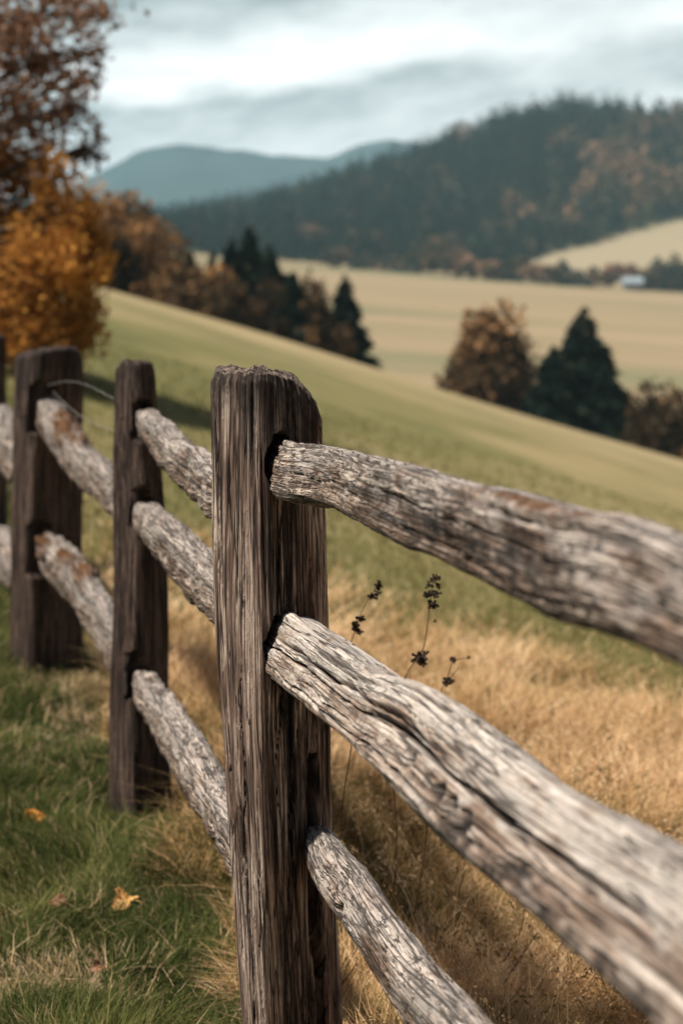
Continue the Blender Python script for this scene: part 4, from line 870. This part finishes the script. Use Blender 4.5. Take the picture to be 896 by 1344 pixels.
ro_ = mesh_obj('roof', V, [np.array([[0, 1, 5, 4], [2, 3, 4, 5], [0, 3, 2, 1]]), np.array([[0, 4, 3], [1, 2, 5]])], plain('pale_roof', (0.30, 0.36, 0.40)), ho, loc=(Xh, Yh, zh + 2), smooth=False)
for dx in (-1.3, 0.1): V, F = box(Xh + dx, Xh + dx + 0.8, Yh - 2.03, Yh - 1.97, zh + 0.6, zh + 1.5); mesh_obj('window', V, F, plain('window_glass', (0.05, 0.06, 0.07), 0.2), ho, loc=(Xh + dx, Yh - 2, zh), smooth=False)
V, F = box(Xh + 1.2, Xh + 2.0, Yh - 2.03, Yh - 1.97, zh - 0.2, zh + 1.6); mesh_obj('door', V, F, plain('door_wood', (0.15, 0.08, 0.05)), ho, loc=(Xh + 1.6, Yh - 2, zh), smooth=False)

# the wooded hill
def forest():
    r = np.random.default_rng(500); nT = 5200
    u = r.uniform(-0.26, 0.36, nT); Y = 492 + r.uniform(0, 1, nT) ** 1.05 * 440; X = u * Y
    pas = (u > 0.105) & (Y < 540 + (u - 0.108) * 1050); k = ~pas; X, Y, u = X[k], Y[k], u[k]
    Ht = r.uniform(8, 17, len(X)) * (0.75 + 0.35 * sstep(500, 650, Y)); z = ground_z(X, Y); pt = fbm(X * 0.012, Y * 0.008, 0, 505, 2) * 1.2; dec = ((pt + r.normal(0, .12, len(X))) > 0.70) | (r.uniform(0, 1, len(X)) < 0.035)
    dec &= r.uniform(0, 1, len(X)) < 0.75 - 0.45 * sstep(650, 850, Y)
    protoC = [conifer_cards(1.0, 0.20, 70, r, 0.16) for _ in range(6)]; protoB = []
    for _ in range(5):
        d = r.normal(0, 1, (70, 3)); d /= np.linalg.norm(d, axis=1)[:, None]; c = d * np.array([.34, .34, .42]) * r.uniform(.5, 1, (70, 1)) + np.array([0, 0, .52]); protoB.append((c, r.normal(0, 1, (70, 3)), r.uniform(.10, .2, 70)))
    Vs, Ts = [], []
    for i in range(len(X)):
        c, d, sz = (protoB[i % 5] if dec[i] else protoC[i % 6]); h_ = Ht[i] * (0.85 if dec[i] else 1.0)
        a_ = r.uniform(0, 6.28); ca, sa = math.cos(a_), math.sin(a_); Rz = np.array([[ca, -sa, 0], [sa, ca, 0], [0, 0, 1]])
        V, F = cards((c * h_) @ Rz.T + np.array([X[i], Y[i], z[i]]), d @ Rz.T, sz * h_, 0.7 if dec[i] else 0.5, r); Vs.append(V)
        tb = r.normal(0.64 + 0.15 * pt[i], 0.12) if dec[i] else r.normal(0.24 + 0.14 * pt[i], 0.17)
        Ts.append(np.repeat(np.clip(tb + r.normal(0, .06, 70), 0.0, 1), 4))
    V = np.concatenate(Vs); F = np.arange(len(V)).reshape(-1, 4)
    o = mesh_obj('forest', V, F, M_wood, attrs={'tint': ('F', np.concatenate(Ts))}, smooth=False); tag(o, 'dense dark conifer forest with brown patches covering the far hill', 'forest', kind='stuff')
forest()
